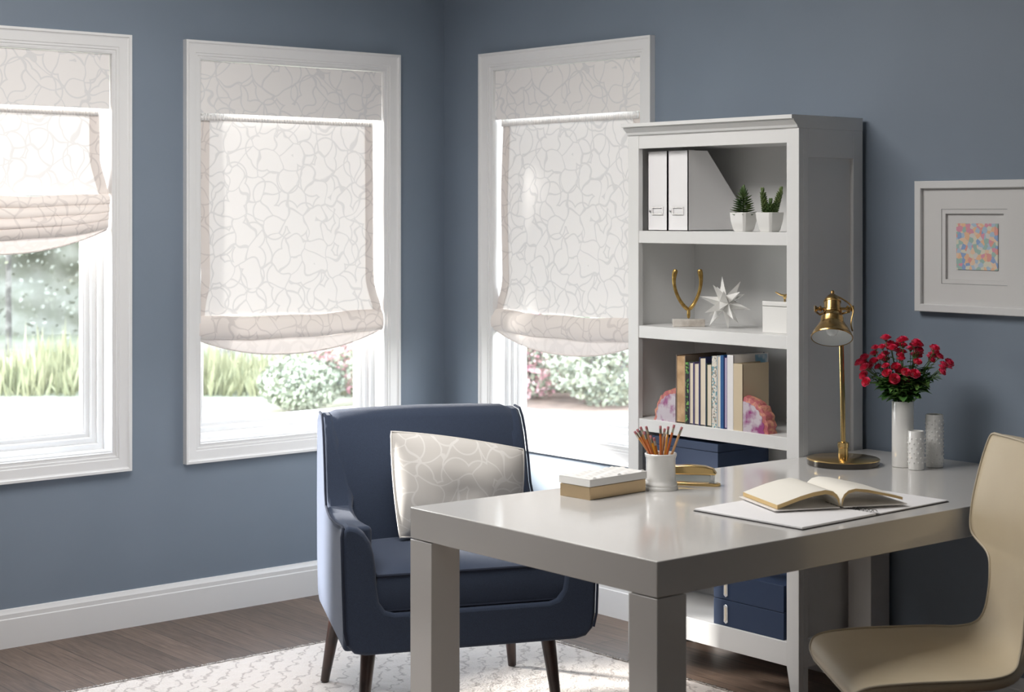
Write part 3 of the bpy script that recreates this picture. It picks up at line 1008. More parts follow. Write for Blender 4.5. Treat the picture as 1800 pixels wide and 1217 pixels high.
xb = build('crossbar', MB().tube([hc - Rv * 0.05, hc + Rv * 0.062], 0.0042, 12), oldbrass_m, dl)
for s, L in ((-1, 0.054), (1, 0.064)):
    kn = MB()
    c0 = hc + Rv * s * (L - 0.016)
    M2 = Matrix.Translation(c0) @ (Rv * s).to_track_quat('Z', 'Y').to_matrix().to_4x4()
    kn.lathe([(0.006, -0.006), (0.0095, -0.004), (0.0095, 0.000), (0.0055, 0.002), (0.0055, 0.008), (0.0090, 0.010), (0.0105, 0.016), (0.004, 0.017)], 20, mtx=M2)
    build('knob', kn, oldbrass_m, xb)
yk = [hc + Rv * 0.055, hc + Rv * 0.056 + Fv * 0.02 + Vector((0, 0, -0.01)), hc + Rv * 0.03 + Fv * 0.045 + Vector((0, 0, -0.02)), Vector((-0.030, 0.020, 0.475)),
      hc - Rv * 0.03 + Fv * 0.045 + Vector((0, 0, -0.02)), hc - Rv * 0.046 + Fv * 0.02 + Vector((0, 0, -0.01)), hc - Rv * 0.045]
build('yoke', MB().tube(yk, 0.0035, 8), oldbrass_m, dl)
wl = []
top0 = rimc - ax * 0.145
for k in range(15):
    a = k / 14
    base_ = top0.lerp(rimc - ax * 0.02 + Rv * 0.062, a)
    wl.append(base_ + Rv * (0.030 * math.sin(a * PI) + 0.012 * math.sin(a * PI * 2)) - Fv * 0.01 * math.sin(a * PI))
build('wire_handle', MB().tube(wl, 0.0024, 8), oldbrass_m, hd)

# vases
def vase_dots(r, h, z0, n_rows, parent, name='dots'):
    mb = MB()
    ncol = 10
    for j in range(n_rows):
        z = z0 + (h - 2 * z0) * j / (n_rows - 1)
        for k in range(ncol):
            a = 2 * PI * (k + 0.5 * (j % 2)) / ncol
            M2 = Matrix.Translation((math.cos(a) * r, math.sin(a) * r, z)) @ Vector((math.cos(a), math.sin(a), 0)).to_track_quat('Z', 'Y').to_matrix().to_4x4()
            mb.lathe([(0.0030, -0.0005), (0.0026, 0.0012), (0.001, 0.0022)], 8, mtx=M2)
    build(name, mb, ceramic_m, parent)
def cyl_vase(r, h, parent):
    build('vase_body', MB().lathe([(r * 0.8, 0), (r * 0.97, 0.001), (r, 0.005), (r, h - 0.003), (r - 0.001, h), (r - 0.003, h), (r - 0.004, h - 0.004), (r - 0.004, 0.006), (r * 0.3, 0.005)], 40), ceramic_m, parent)
RV = Vector((2.552, -0.245, DZ))
v1 = thing('vase', 'tall plain white cylinder vase holding the red roses', 'vase', RV)
cyl_vase(0.0325, 0.197, v1)
v2 = thing('vase', 'shortest white dotted cylinder vase in front of the other two', 'vase', (2.614, -0.262, DZ))
cyl_vase(0.0240, 0.115, v2)
vase_dots(0.0240, 0.115, 0.022, 6, v2)
v3 = thing('vase', 'medium white ribbed cylinder vase nearest the wall, without flowers', 'vase', (2.618, -0.178, DZ))
cyl_vase(0.0262, 0.158, v3)
vase_dots(0.0262, 0.158, 0.016, 12, v3, 'beading')

# roses
def blossom_mesh():
    mb = MB()
    rnd = random.Random(9)
    for ring, (n, r0, hgt, op) in enumerate([(3, 0.0045, 0.019, 0.1), (5, 0.0080, 0.0185, 0.25), (6, 0.0110, 0.0165, 0.45), (6, 0.0130, 0.0125, 0.9)]):
        for k in range(n):
            a0 = 2 * PI * k / n + ring * 0.7
            span = 2 * PI / n * 0.72
            def pet(u, v, a0=a0, span=span, r0=r0, hgt=hgt, op=op):
                a = a0 + (u - 0.5) * 2 * span * (0.5 + 0.5 * math.sin(v * PI * 0.6 + 0.3))
                rr = 0.002 + (r0 - 0.002) * math.sin(min(1, v * 1.1) * PI / 2) + op * 0.004 * v * v
                z = hgt * v * (1 - 0.25 * (2 * u - 1) ** 2 * v) - op * 0.002 * v * v
                return (rr * math.cos(a), rr * math.sin(a), z)
            mb.grid(5, 5, pet)
    me = bpy.data.meshes.new('blossom')
    me.from_pydata(mb.v, [], mb.f)
    for p in me.polygons:
        p.use_smooth = True
    me.materials.append(rose_m)
    return me
blo = blossom_mesh()
def leaf(mb, base, d, L, wd, droop=0.25):
    d = Vector(d).normalized()
    side = d.cross(Vector((0, 0, 1))).normalized()
    up = side.cross(d).normalized()
    prof = [(0, 0.05), (0.2, 0.7), (0.45, 1), (0.7, 0.75), (0.9, 0.3), (1, 0.02)]
    vs_ = []
    for q, r in prof:
        c = Vector(base) + d * L * q - Vector((0, 0, 1)) * droop * L * q * q
        vs_ += [c + side * wd * r + up * wd * 0.35 * r, c, c - side * wd * r + up * wd * 0.35 * r]
    fs = []
    for i in range(5):
        fs += [(i * 3, i * 3 + 1, i * 3 + 4, i * 3 + 3), (i * 3 + 1, i * 3 + 2, i * 3 + 5, i * 3 + 4)]
    mb.add(vs_, fs)
rnd = random.Random(12)
# blossom targets seen from the front: (right, up above the vase rim, toward the wall)
tg = [(-0.115, .125, 0), (-0.10, .10, .02), (-0.118, .075, -.01), (-0.085, .13, -.02), (-0.088, .095, .03), (-0.075, .115, 0), (-0.070, .155, .01), (-0.060, .085, -.03), (-0.055, .135, .02), (-0.062, .105, -.02),
      (-0.045, .165, 0), (-0.035, .118, .02), (-0.025, .178, -.01), (-0.022, .145, .03), (-0.020, .100, -.03), (-0.008, .160, .02), (-0.004, .125, -.01), (0.004, .180, 0), (0.002, .088, -.04), (0.018, .165, -.02),
      (0.022, .140, .03), (0.028, .118, -.03), (0.035, .172, .01), (0.045, .150, -.02), (0.050, .128, .02), (0.060, .165, 0), (0.066, .140, .03), (0.078, .155, -.02), (0.088, .142, .01), (0.098, .120, -.01),
      (0.108, .130, .02), (0.118, .098, 0), (0.128, .112, -.02), (-0.100, .060, .01), (-0.040, .060, -.03), (0.136, .100, .02), (0.010, .070, .0), (0.112, .088, -.02), (-0.128, .098, .0)]
r2 = random.Random(31)
tg += [(a + r2.uniform(-.016, .016), b + r2.uniform(-.016, .012), c + r2.choice((-.02, .02))) for a, b, c in tg[::2]]
tg.sort()
groups = [tg[i:i + 3] for i in range(0, len(tg), 3)]
for gi, g in enumerate(groups):
    base = RV + Vector((0.014 * math.cos(gi * 2.4), 0.014 * math.sin(gi * 2.4), 0.03))
    t = thing('rose_stem', 'spray of small red roses on a leafy green stem in the tall white vase', 'rose', base, group='red rose sprays in the white vase')
    pos = [Vector((0, 0, 0.165)) + Rv * a * 0.95 + Fv * c + Vector((0, 0, b + 0.0)) - (base - RV - Vector((0, 0, 0.03))) * 0 for a, b, c in g]
    mean = sum(pos, Vector()) / len(pos)
    lip = Vector((0, 0, 0.168)) + Vector((mean.x, mean.y, 0)).normalized() * 0.012
    fork = lip.lerp(mean, 0.45) + Vector((0, 0, 0.004))
    st_ = MB()
    st_.tube([Vector((0, 0, 0)), lip * 0.5, lip, fork], 0.0016, 6)
    lf = MB()
    for p in pos:
        mid = fork.lerp(p, 0.5) + Vector((0, 0, 0.004))
        st_.tube([fork, mid, p], 0.0011, 5)
        st_.lathe([(0.001, 0), (0.0045, 0.002), (0.0048, 0.005), (0.002, 0.007)], 8, mtx=Matrix.Translation(p - Vector((0, 0, 0.003))))
        o = bpy.data.objects.new('blossom', blo)
        col.objects.link(o)
        o.parent = t
        o.location = p
        d = (p - fork).normalized()
        d = (d + Vector((0, 0, 0.35)) - Fv * 0.28).normalized()
        o.rotation_euler = d.to_track_quat('Z', 'Y').to_euler()
        o.scale = (rnd.uniform(0.75, 1.05),) * 3
        for k in range(2):
            a = rnd.uniform(0, 2 * PI)
            leaf(lf, fork.lerp(p, rnd.uniform(0.1, 0.6)), (math.cos(a), math.sin(a), rnd.uniform(-0.1, 0.5)), rnd.uniform(0.018, 0.03), rnd.uniform(0.006, 0.009))
    for k in range(20):
        a = rnd.uniform(0, 2 * PI)
        leaf(lf, lip.lerp(fork, rnd.uniform(0.0, 1.0)) + Vector((0, 0, rnd.uniform(0.0, 0.02))), (math.cos(a), math.sin(a), rnd.uniform(-0.1, 0.7)), rnd.uniform(0.034, 0.058), rnd.uniform(0.010, 0.017))
    build('stem', st_, stem_m, t)
    build('leaves', lf, leaf_m, t, smooth=None)

# planner and open book
pl = thing('notebook', 'open white spiral-bound notebook lying flat on the desk', 'notebook', (2.849, -0.977, DZ), R(1.2))
build('back_cover', MB().box(-0.176, 0.176, -0.303, 0.303, 0, 0.002), mat('dark_cover', S(44, 40, 42), 0.5), pl)
for s in (-1, 1):
    mb = MB()
    y0, y1 = (0.010, 0.301) if s > 0 else (-0.301, -0.010)
    mb.box(-0.174, 0.174, y0, y1, 0.0022, 0.0075 if s < 0 else 0.0055)
    build('page_stack', mb, paper_m, pl, bevel=0.001)
sb = MB()
for k in range(28):
    x = -0.16 + 0.32 * k / 27
    sb.tube([(x, 0.014 * math.cos(a), 0.006 + 0.007 * math.sin(a)) for a in [PI * j / 6 for j in range(7)]], 0.0008, 5)
build('spiral_binding', sb, black_m, pl)

ob = thing('open_book', 'open hardcover book with cream gilt-edged pages on the notebook', 'book', (2.835, -0.965, DZ + 0.0135), R(66))
def outline(sgn):
    # page block cross-section, x across, z up
    up_ = [(0.003, 0.020), (0.010, 0.032), (0.022, 0.041), (0.042, 0.045), (0.075, 0.041), (0.11, 0.033), (0.150, 0.021 if sgn < 0 else 0.024), (0.176, 0.013 if sgn < 0 else 0.017)]
    th = [0.019, 0.0125, 0.011, 0.0105, 0.0105, 0.0105, 0.0105, 0.0105] if sgn < 0 else [0.019, 0.010, 0.008, 0.0075, 0.0075, 0.007, 0.007, 0.007]
    lo_ = [(x, max(0.0012, z - t_)) for (x, z), t_ in zip(up_, th)]
    return [(sgn * x, z) for x, z in up_ + lo_[::-1]]
gilt_m = mat('gilt_page_edge', S(214, 184, 128), 0.55, bump=(600, 0.4))
for s in (-1, 1):
    o = build('page_block', MB().prism(outline(s), -0.105, 0.105, lambda p, t: (p[0], t, p[1])), [paper2_m := mat('ivory_page', S(232, 228, 218), 0.7), gilt_m], ob, smooth=50)
    for p in o.data.polygons:
        n = p.normal
        if abs(n.y) > 0.7 or (n.x * s > 0.75 and abs(p.center.x) > 0.14):
            p.material_index = 1
    build('cover_board', MB().box(min(s * 0.006, s * 0.186), max(s * 0.006, s * 0.186), -0.111, 0.111, -0.0015, 0.0010), mat('white_board', S(232, 228, 224), 0.6), ob, bevel=0.0006)

# ------------------------------------------------------------------ armchair
ac = thing('armchair', 'navy upholstered armchair with dark walnut legs and piped edges', 'armchair', (1.235, -1.063, 0), R(67.5))
# local x = across, local -y = forward (D)
def uo(D):
    return 0.330 + 0.050 * max(0, D) / 0.66
def cc(u, D, z):
    return (u - 0.012 * D / 0.66, -D, z)
FP_half = [(0.0, 0.372), (0.235, 0.372), (0.262, 0.380), (0.280, 0.405), (0.287, 0.45), (0.290, 0.50), (0.296, 0.545), (0.306, 0.580), (0.322, 0.605), (0.345, 0.622), (0.370, 0.628), (0.386, 0.620),
           (0.390, 0.60), (0.386, 0.45), (0.382, 0.33), (0.374, 0.285), (0.352, 0.262), (0.32, 0.255), (0.0, 0.255)]
FPl = [(-a, b) for a, b in FP_half]
pts = FP_half[1:-1] + [(-a, b) for a, b in FP_half[1:-1]][::-1]
body = MB().prism(pts, 0.575, 0.655, lambda p, t: cc(p[0] * (0.985 if t < 0.6 else 1), t, p[1]))
build('front_panel', body, navy_m, ac, bevel=0.012, seg=3, limit=50)
SP = [(-0.075, 0.285), (-0.03, 0.258), (0.60, 0.256), (0.60, 0.618), (0.50, 0.606), (0.38, 0.594), (0.28, 0.588), (0.20, 0.590), (0.150, 0.602), (0.128, 0.640), (0.108, 0.72), (0.082, 0.80), (0.055, 0.850), (0.030, 0.874),
      (-0.02, 0.878), (-0.065, 0.872), (-0.088, 0.850), (-0.090, 0.60), (-0.085, 0.40)]
for s in (-1, 1):
    mb = MB()
    n = len(SP)
    vs_ = []
    for (D, z) in SP:
        taper = 1 if z < 0.62 else 1 - 0.25 * (z - 0.62) / 0.26
        vs_.append(cc(s * uo(D), D, z))
    for (D, z) in SP:
        th = 0.085 if z < 0.66 else 0.085 - 0.045 * sstep(0.66, 0.8, z)
        vs_.append(cc(s * (uo(D) - th), D, z))
    fs = [tuple(range(n)), tuple(range(2 * n - 1, n - 1, -1))] + [(i, (i + 1) % n, (i + 1) % n + n, i + n) for i in range(n)]
    mb.add(vs_, fs)
    spn = build('side_panel', mb, navy_m, ac, bevel=0.014, seg=3, limit=50)
    pp = [cc(s * (uo(D) + 0.0), D + (0.001), z) for (D, z) in SP[4:16]]
    pipe = [cc(s * 0.374, 0.655, 0.290), cc(s * 0.383, 0.656, 0.33), cc(s * 0.387, 0.656, 0.45), cc(s * 0.391, 0.655, 0.60), cc(s * 0.384, 0.645, 0.622), cc(s * 0.378, 0.60, 0.620)] + [cc(s * (uo(D) + 0.001), D, z + 0.001) for (D, z) in SP[4:15]]
    build('piping', MB().tube(pipe, 0.0042, 8), piping_m, spn)
BK = [(-0.088, 0.29), (-0.091, 0.60), (-0.088, 0.845), (-0.066, 0.876), (-0.02, 0.883), (0.028, 0.878), (0.052, 0.852), (0.090, 0.76), (0.115, 0.66), (0.13, 0.52), (0.135, 0.36), (0.13, 0.29)]
mb = MB()
def bk(u, v):
    return None
n = len(BK)
rows = []
us = [-1, -0.97, -0.85, -0.5, 0, 0.5, 0.85, 0.97, 1]
vs_, fs = [], []
for e in us:
    for (D, z) in BK:
        crown = 0.010 * (1 - e * e) if z > 0.8 else 0
        rnd_ = -0.022 * max(0, (abs(e) - 0.85) / 0.15) ** 2 if z > 0.84 else 0
        puff = 0.012 * (1 - e ** 4) if D > 0.0 else 0
        vs_.append(cc(e * 0.327, D + puff, z + crown + rnd_))
for i in range(len(us) - 1):
    for k in range(n):
        fs.append((i * n + k, i * n + (k + 1) % n, (i + 1) * n + (k + 1) % n, (i + 1) * n + k))
fs += [tuple(range(n)), tuple((len(us) - 1) * n + k for k in range(n - 1, -1, -1))]
mb.add(vs_, fs)
build('backrest', mb, navy_m, ac, bevel=0.006, seg=2, smooth=60, limit=60)
build('seat_base', MB().box(-0.27, 0.27, -0.60, 0.05, 0.262, 0.370), navy_m, ac)
# cushion
cu = MB()
def cushion(u, v):
    # wrap around the section u: 0..1 around, v: across
    return None
NX, NY = 24, 24
def cush_top(u, v):
    x, D = -0.283 + 0.566 * u, 0.125 + 0.515 * v
    e = (1 - abs(2 * u - 1) ** 5) * (1 - abs(2 * v - 1) ** 5)
    return cc(x, D, 0.478 + 0.030 * e)
def cush_bot(u, v):
    x, D = -0.283 + 0.566 * u, 0.125 + 0.515 * v
    return cc(x, D, 0.374)
def side_s(fixed):
    def f(u, v):
        x0, D0 = fixed(u)
        b = 0.006 * math.sin(v * PI)
        cx_, cy_ = (x0 - 0), (D0 - 0.38)
        nrm = max(abs(cx_) / 0.283, abs(cy_) / 0.2575)
        return cc(x0 * (1 + b / 0.3), 0.38 + cy_ * (1 + b / 0.28), 0.374 + 0.104 * v)
    return f
cu.grid(NX, NY, cush_top)
cu.grid(NX, NY, cush_bot)
per = lambda q: (-0.283 + 0.566 * min(1, q * 4), 0.125) if q <= 0.25 else ((0.283, 0.125 + 0.515 * min(1, (q - .25) * 4)) if q <= 0.5 else ((0.283 - 0.566 * min(1, (q - .5) * 4), 0.64) if q <= .75 else (-0.283, 0.64 - 0.515 * min(1, (q - .75) * 4))))
cu.grid(96, 4, side_s(per))
cush = build('seat_cushion', cu, navy_m, ac, smooth=60)
loopc = []
for i in range(96):
    x0, D0 = per(i / 96)
    loopc.append((x0, D0))
build('cushion_piping', MB().tube([cc(a, b, 0.479) for a, b in loopc], 0.0045, 6, closed=True).tube([cc(a, b, 0.377) for a, b in loopc], 0.0045, 6, closed=True), piping_m, cush)
for (u0, D0, u1, D1) in ((-0.318, -0.005, -0.285, 0.05), (0.318, -0.005, 0.285, 0.05), (-0.305, 0.525, -0.275, 0.49), (0.300, 0.535, 0.275, 0.50)):
    M2 = []
    build('leg', MB().tube([cc(u0, D0, 0.0125), cc((u0 + u1) / 2, (D0 + D1) / 2, 0.14), cc(u1, D1, 0.262)], [0.014, 0.019, 0.024], 20), walnut_m, ac, smooth=50)

# pillow
pw = thing('throw_pillow', 'white patterned throw pillow leaning in the navy armchair', 'pillow', (1.235, -1.063, 0), R(67.5))
TL, TR, BR, BL = Vector((-0.155, 0.205, 0.842)), Vector((0.300, 0.190, 0.762)), Vector((0.262, 0.255, 0.525)), Vector((-0.148, 0.300, 0.515))
nrm = (TR - TL).cross(BL - TL).normalized()
if nrm.y < 0:
    nrm = -nrm
def pil(side):
    def f(u, v):
        eu, ev = 2 * u - 1, 2 * v - 1
        uu = 0.5 + 0.5 * eu * (1 + 0.03 * (1 - ev * ev) - 0.03)
        vv = 0.5 + 0.5 * ev * (1 + 0.05 * (1 - eu * eu) - 0.03)
        p = TL * (1 - uu) * (1 - vv) + TR * uu * (1 - vv) + BR * uu * vv + BL * (1 - uu) * vv
        t_ = (max(0, (1 - abs(eu) ** 2.6)) ** 0.7) * (max(0, (1 - abs(ev) ** 2.6)) ** 0.7)
        t_ *= 0.082 * (1 + 0.12 * noise.noise(Vector((u * 4, v * 4, 1.3 * side))))
        q = p + nrm * side * t_
        return (q.x, -q.y, q.z)
    return f
pcv = build('pillow_cover', MB().grid(44, 36, pil(1)).grid(44, 36, pil(-1)), pillow_m, pw, smooth=None)
lp = []
for i in range(120):
    q = i / 120 * 4
    k, fr = int(q), q - int(q)
    u, v = [(fr, 0), (1, fr), (1 - fr, 1), (0, 1 - fr)][k]
    lp.append(pil(1)(u, v))
build('welt', MB().tube(lp, 0.0035, 6, closed=True), mat('pillow_welt', S(226, 222, 216), 0.9), pcv)

# ------------------------------------------------------------------ office chair
oc = thing('swivel_chair', 'cream leather swivel chair at the right side of the desk', 'office chair', (3.20, -1.03, 0), R(233 - 90))
# local +y = forward of the seat, x across
rows0 = [(0.225, 0.402, 0.175, 0.0), (0.226, 0.425, 0.215, 0.0), (0.195, 0.447, 0.245, 0.002), (0.10, 0.455, 0.255, 0.004), (0.0, 0.456, 0.256, 0.006), (-0.09, 0.455, 0.250, 0.010), (-0.15, 0.460, 0.215, 0.012),
        (-0.188, 0.482, 0.165, 0.014), (-0.206, 0.520, 0.138, 0.012), (-0.214, 0.58, 0.128, 0.010), (-0.218, 0.63, 0.130, 0.010), (-0.224, 0.665, 0.150, 0.014), (-0.229, 0.686, 0.205, 0.026), (-0.232, 0.712, 0.240, 0.036),
        (-0.238, 0.77, 0.250, 0.036), (-0.247, 0.84, 0.246, 0.032), (-0.258, 0.91, 0.234, 0.028), (-0.264, 0.952, 0.218, 0.024), (-0.265, 0.963, 0.198, 0.022)]
rows = []
for i in range(len(rows0) - 1):
    p0, p1, p2, p3 = rows0[max(0, i - 1)], rows0[i], rows0[i + 1], rows0[min(len(rows0) - 1, i + 2)]
    for k in range(4):
        t_ = k / 4
        rows.append(tuple(0.5 * (2 * b + (c - a) * t_ + (2 * a - 5 * b + 4 * c - d) * t_ ** 2 + (3 * b - a - 3 * c + d) * t_ ** 3) for a, b, c, d in zip(p0, p1, p2, p3)))
rows.append(rows0[-1])
NU = 28
def shell(off):
    vs_ = []
    for i, (y, z, hw_, cv) in enumerate(rows):
        a = rows[max(0, i - 1)]
        b = rows[min(len(rows) - 1, i + 1)]
        tn = Vector((0, b[0] - a[0], b[1] - a[1])).normalized()
        nr = Vector((0, tn.z, -tn.y))     # toward the sitter
        for k in range(NU + 1):
            e = 2 * k / NU - 1
            p = Vector((e * hw_, y, z)) + nr * cv * e * e
            th = off * (1 - abs(e) ** 8) ** 0.5 * (0.7 if i in (0, len(rows) - 1) else 1)
            vs_.append(p - nr * th)
    return vs_
ftop, fbot = shell(0.0), shell(0.042)
mb = MB()
nr_ = len(rows)
vs_ = ftop + fbot
off = nr_ * (NU + 1)
fs = []
for i in range(nr_ - 1):
    for k in range(NU):
        a = i * (NU + 1) + k
        fs.append((a, a + 1, a + NU + 2, a + NU + 1))
        fs.append((off + a + 1, off + a, off + a + NU + 1, off + a + NU + 2))
for k in range(NU):
    fs.append((k + 1, k, off + k, off + k + 1))
    a = (nr_ - 1) * (NU + 1) + k
    fs.append((a, a + 1, off + a + 1, off + a))
mb.add(vs_, fs)
def weld(o, d=0.0008):
    bm = bmesh.new()
    bm.from_mesh(o.data)
    bmesh.ops.remove_doubles(bm, verts=bm.verts, dist=d)
    bmesh.ops.recalc_face_normals(bm, faces=bm.faces)
    bm.to_mesh(o.data)
    bm.free()
sh = build('seat_shell', mb, leather_m, oc, smooth=60)
weld(sh)
edge = []
for i in range(nr_):
    edge.append(i * (NU + 1))
loop_i = [i * (NU + 1) + NU for i in range(nr_)] + [(nr_ - 1) * (NU + 1) + k for k in range(NU - 1, 0, -1)] + [i * (NU + 1) for i in range(nr_ - 1, -1, -1)] + list(range(1, NU))
build('welt_seam', MB().tube([Vector(ftop[i]) for i in loop_i], 0.003, 6, closed=True), mat('leather_welt', S(190, 178, 156), 0.5), sh)
build('tilt_mechanism', MB().box(-0.05, 0.05, -0.07, 0.05, 0.372, 0.410), black_m, oc, bevel=0.006)
build('gas_lift', MB().lathe([(0.030, 0.10), (0.030, 0.22), (0.022, 0.23), (0.022, 0.30), (0.014, 0.31), (0.014, 0.372)], 24), chrome_m, oc)
for k in range(5):
    a = 2 * PI * k / 5 + 0.4
    d = Vector((math.cos(a), math.sin(a), 0))
    lg = build('base_arm', MB().tube([d * 0.02 + Vector((0, 0, 0.115)), d * 0.15 + Vector((0, 0, 0.100)), d * 0.285 + Vector((0, 0, 0.078))], [0.022, 0.018, 0.013], 12), chrome_m, oc)
    cs = MB()
    n_ = d.cross(Vector((0, 0, 1)))
    for sgn in (-1, 1):
        M2 = Matrix.Translation(d * 0.285 + n_ * sgn * 0.014 + Vector((0, 0, 0.0285))) @ n_.to_track_quat('Z', 'Y').to_matrix().to_4x4()
        cs.lathe([(0.022, -0.009), (0.028, -0.007), (0.028, 0.007), (0.022, 0.009)], 20, mtx=M2)
    cs.tube([d * 0.285 + Vector((0, 0, 0.03)), d * 0.285 + Vector((0, 0, 0.085))], 0.006, 8)
    build('caster', cs, black_m, lg)
build('base_hub', MB().lathe([(0.034, 0.085), (0.036, 0.09), (0.036, 0.125), (0.030, 0.13)], 24), chrome_m, oc)

# ------------------------------------------------------------------ rug
rx0, rx1, ry0, ry1 = 0.67, 3.3, -3.1, -0.43
mb = MB()
def rugf(u, v):
    x, y = rx0 + (rx1 - rx0) * u, ry0 + (ry1 - ry0) * v
    e = min(u * (rx1 - rx0), (1 - u) * (rx1 - rx0), v * (ry1 - ry0), (1 - v) * (ry1 - ry0))
    edge_ = min(1, e / 0.02)
    z = 0.003 + edge_ * (0.005 + 0.0035 * noise.noise(Vector((x * 22, y * 22, 0))) + 0.002 * noise.noise(Vector((x * 60, y * 60, 3))))
    j = 0.006 * (1 - edge_)
    return (x + j * noise.noise(Vector((y * 30, 0, 1))), y + j * noise.noise(Vector((x * 30, 2, 1))), min(z, 0.0115))
mb.grid(360, 360, rugf)
rg = thing('rug', 'cream shaggy rug with thin dark line pattern under the armchair and desk', 'rug', (0, 0, 0))
build('pile', mb, rug_m, rg, smooth=None)
fr = MB()
rr_ = random.Random(5)
def tuft(x, y, dx, dy):
    L = rr_.uniform(0.008, 0.024)
    a = rr_.uniform(-0.5, 0.5)
    ca, sa = math.cos(a), math.sin(a)
    d = Vector((dx * ca - dy * sa, dx * sa + dy * ca, 0))
    s_ = Vector((-d.y, d.x, 0)) * 0.0025
    b = Vector((x, y, 0.004))
    tip = b + d * L + Vector((0, 0, rr_.uniform(-0.002, 0.004)))
    fr.add([b - s_, b + s_, b + Vector((0, 0, 0.004)), tip], [(0, 1, 3), (1, 2, 3), (2, 0, 3)])
for i in range(1400):
    tuft(rx0 + 0.004, rr_.uniform(ry0, ry1), -1, 0)
    tuft(rr_.uniform(rx0, rx1), ry1 - 0.004, 0, 1)
tag(build('fringe', fr, rug_m, rg, smooth=None), None, None, kind='stuff')

# ------------------------------------------------------------------ framed picture on the right wall
fx0, fx1, fz0, fz1 = 2.433, 3.293, 1.216, 1.624
pf = thing('picture_frame', 'white framed picture with a small pastel abstract in a wide mat', 'picture', ((fx0 + fx1) / 2, 0, 0))
px = pf.location.x
mb = MB()
sweep_rect(mb, [(0, -0.001), (0, -0.026), (0.002, -0.028), (0.022, -0.028), (0.024, -0.026), (0.024, -0.001)], fx0 - px, fx1 - px, fz0, fz1)
build('frame', mb, mat('white_frame', S(214, 214, 214), 0.35), pf, smooth=20)
mat_m = mat('mat_board', S(208, 207, 206), 0.85)
for (a0, a1) in ((2.526, 2.762), (2.964, 3.200)):
    pass
mb = MB()
cuts = [(2.526 - px, 2.762 - px), (2.964 - px, 3.200 - px)]
X = [fx0 + 0.024 - px, cuts[0][0], cuts[0][1], cuts[1][0], cuts[1][1], fx1 - 0.024 - px]
za, zb = 1.305, 1.536
for i in (0, 2, 4):
    mb.box(X[i], X[i + 1], -0.015, -0.012, fz0 + 0.024, fz1 - 0.024)
for (c0, c1) in cuts:
    mb.box(c0, c1, -0.015, -0.012, fz0 + 0.024, za)
    mb.box(c0, c1, -0.015, -0.012, zb, fz1 - 0.024)
build('mat_board', mb, mat_m, pf)
art_m = voro_mat('pastel_dabs', [S(170, 190, 208), S(220, 156, 146), S(226, 184, 150), S(140, 164, 202), S(212, 208, 190), S(158, 186, 178), S(214, 150, 168), S(208, 204, 200), S(226, 196, 170)], 75)
for (c0, c1) in cuts:
    m2 = MB()
    sweep_rect(m2, [(0.001, -0.012), (0.001, -0.0135), (0.014, -0.0135), (0.014, -0.004), (0.013, -0.004)], c0, c1, za, zb)
    build('inner_mat', m2, mat_m, pf)
    build('art_backing', MB().box(c0 + 0.001, c1 - 0.001, -0.005, -0.003, za + 0.001, zb - 0.001), mat_m, pf)
    cxm = (c0 + c1) / 2 + 0.006
    build('artwork', MB().box(cxm - 0.074, cxm + 0.074, -0.008, -0.0055, 1.350, 1.492), art_m, pf)

# ------------------------------------------------------------------ outdoors
GZ = -1.2
lawn_m = mat('lawn_grass', (0.155, 0.16, 0.12, 1), 0.95, mix=((0.12, 0.13, 0.085, 1), 0.6, 0.4, 0.65))
tag(build('lawn', MB().box(-90, -0.6, -60, 90, GZ - 0.1, GZ), lawn_m), None, None, kind='structure')
tag(build('garden_ground', MB().box(-0.6, 60, 0.6, 90, GZ - 0.1, GZ), lawn_m), None, None, kind='structure')
struct('trim_1', MB().box(-0.14, 0.0, RY, 0.14, GZ, -0.05).box(-0.14, RX, 0.0, 0.14, GZ, -0.05), mat('foundation', S(190, 186, 180), 0.9))
bark_m = mat('birch_bark', (0.17, 0.165, 0.155, 1), 0.9, mix=((0.07, 0.066, 0.06, 1), 5, 0.42, 0.55))
fol_m = mat('spring_foliage', (0.15, 0.16, 0.085, 1), 0.8, mix=((0.11, 0.125, 0.07, 1), 2, 0.4, 0.65))
under_m = mat('undergrowth_leaf', (0.215, 0.215, 0.125, 1), 0.8, mix=((0.17, 0.18, 0.10, 1), 2, 0.4, 0.65))
pine_m = mat('dark_foliage', (0.140, 0.147, 0.118, 1), 0.9, mix=((0.175, 0.18, 0.155, 1), 2.5, 0.4, 0.6))
def leaf_cloud(mb, rnd_, n, fn, s0, s1):
    for _ in range(n):
        c = Vector(fn())
        s_ = rnd_.uniform(s0, s1)
        a = Vector((rnd_.uniform(-1, 1), rnd_.uniform(-1, 1), rnd_.uniform(-1, 1))).normalized()
        b = a.orthogonal().normalized()
        mb.add([c - a * s_, c - b * s_ * 0.6, c + a * s_, c + b * s_ * 0.6], [(0, 1, 2, 3)])
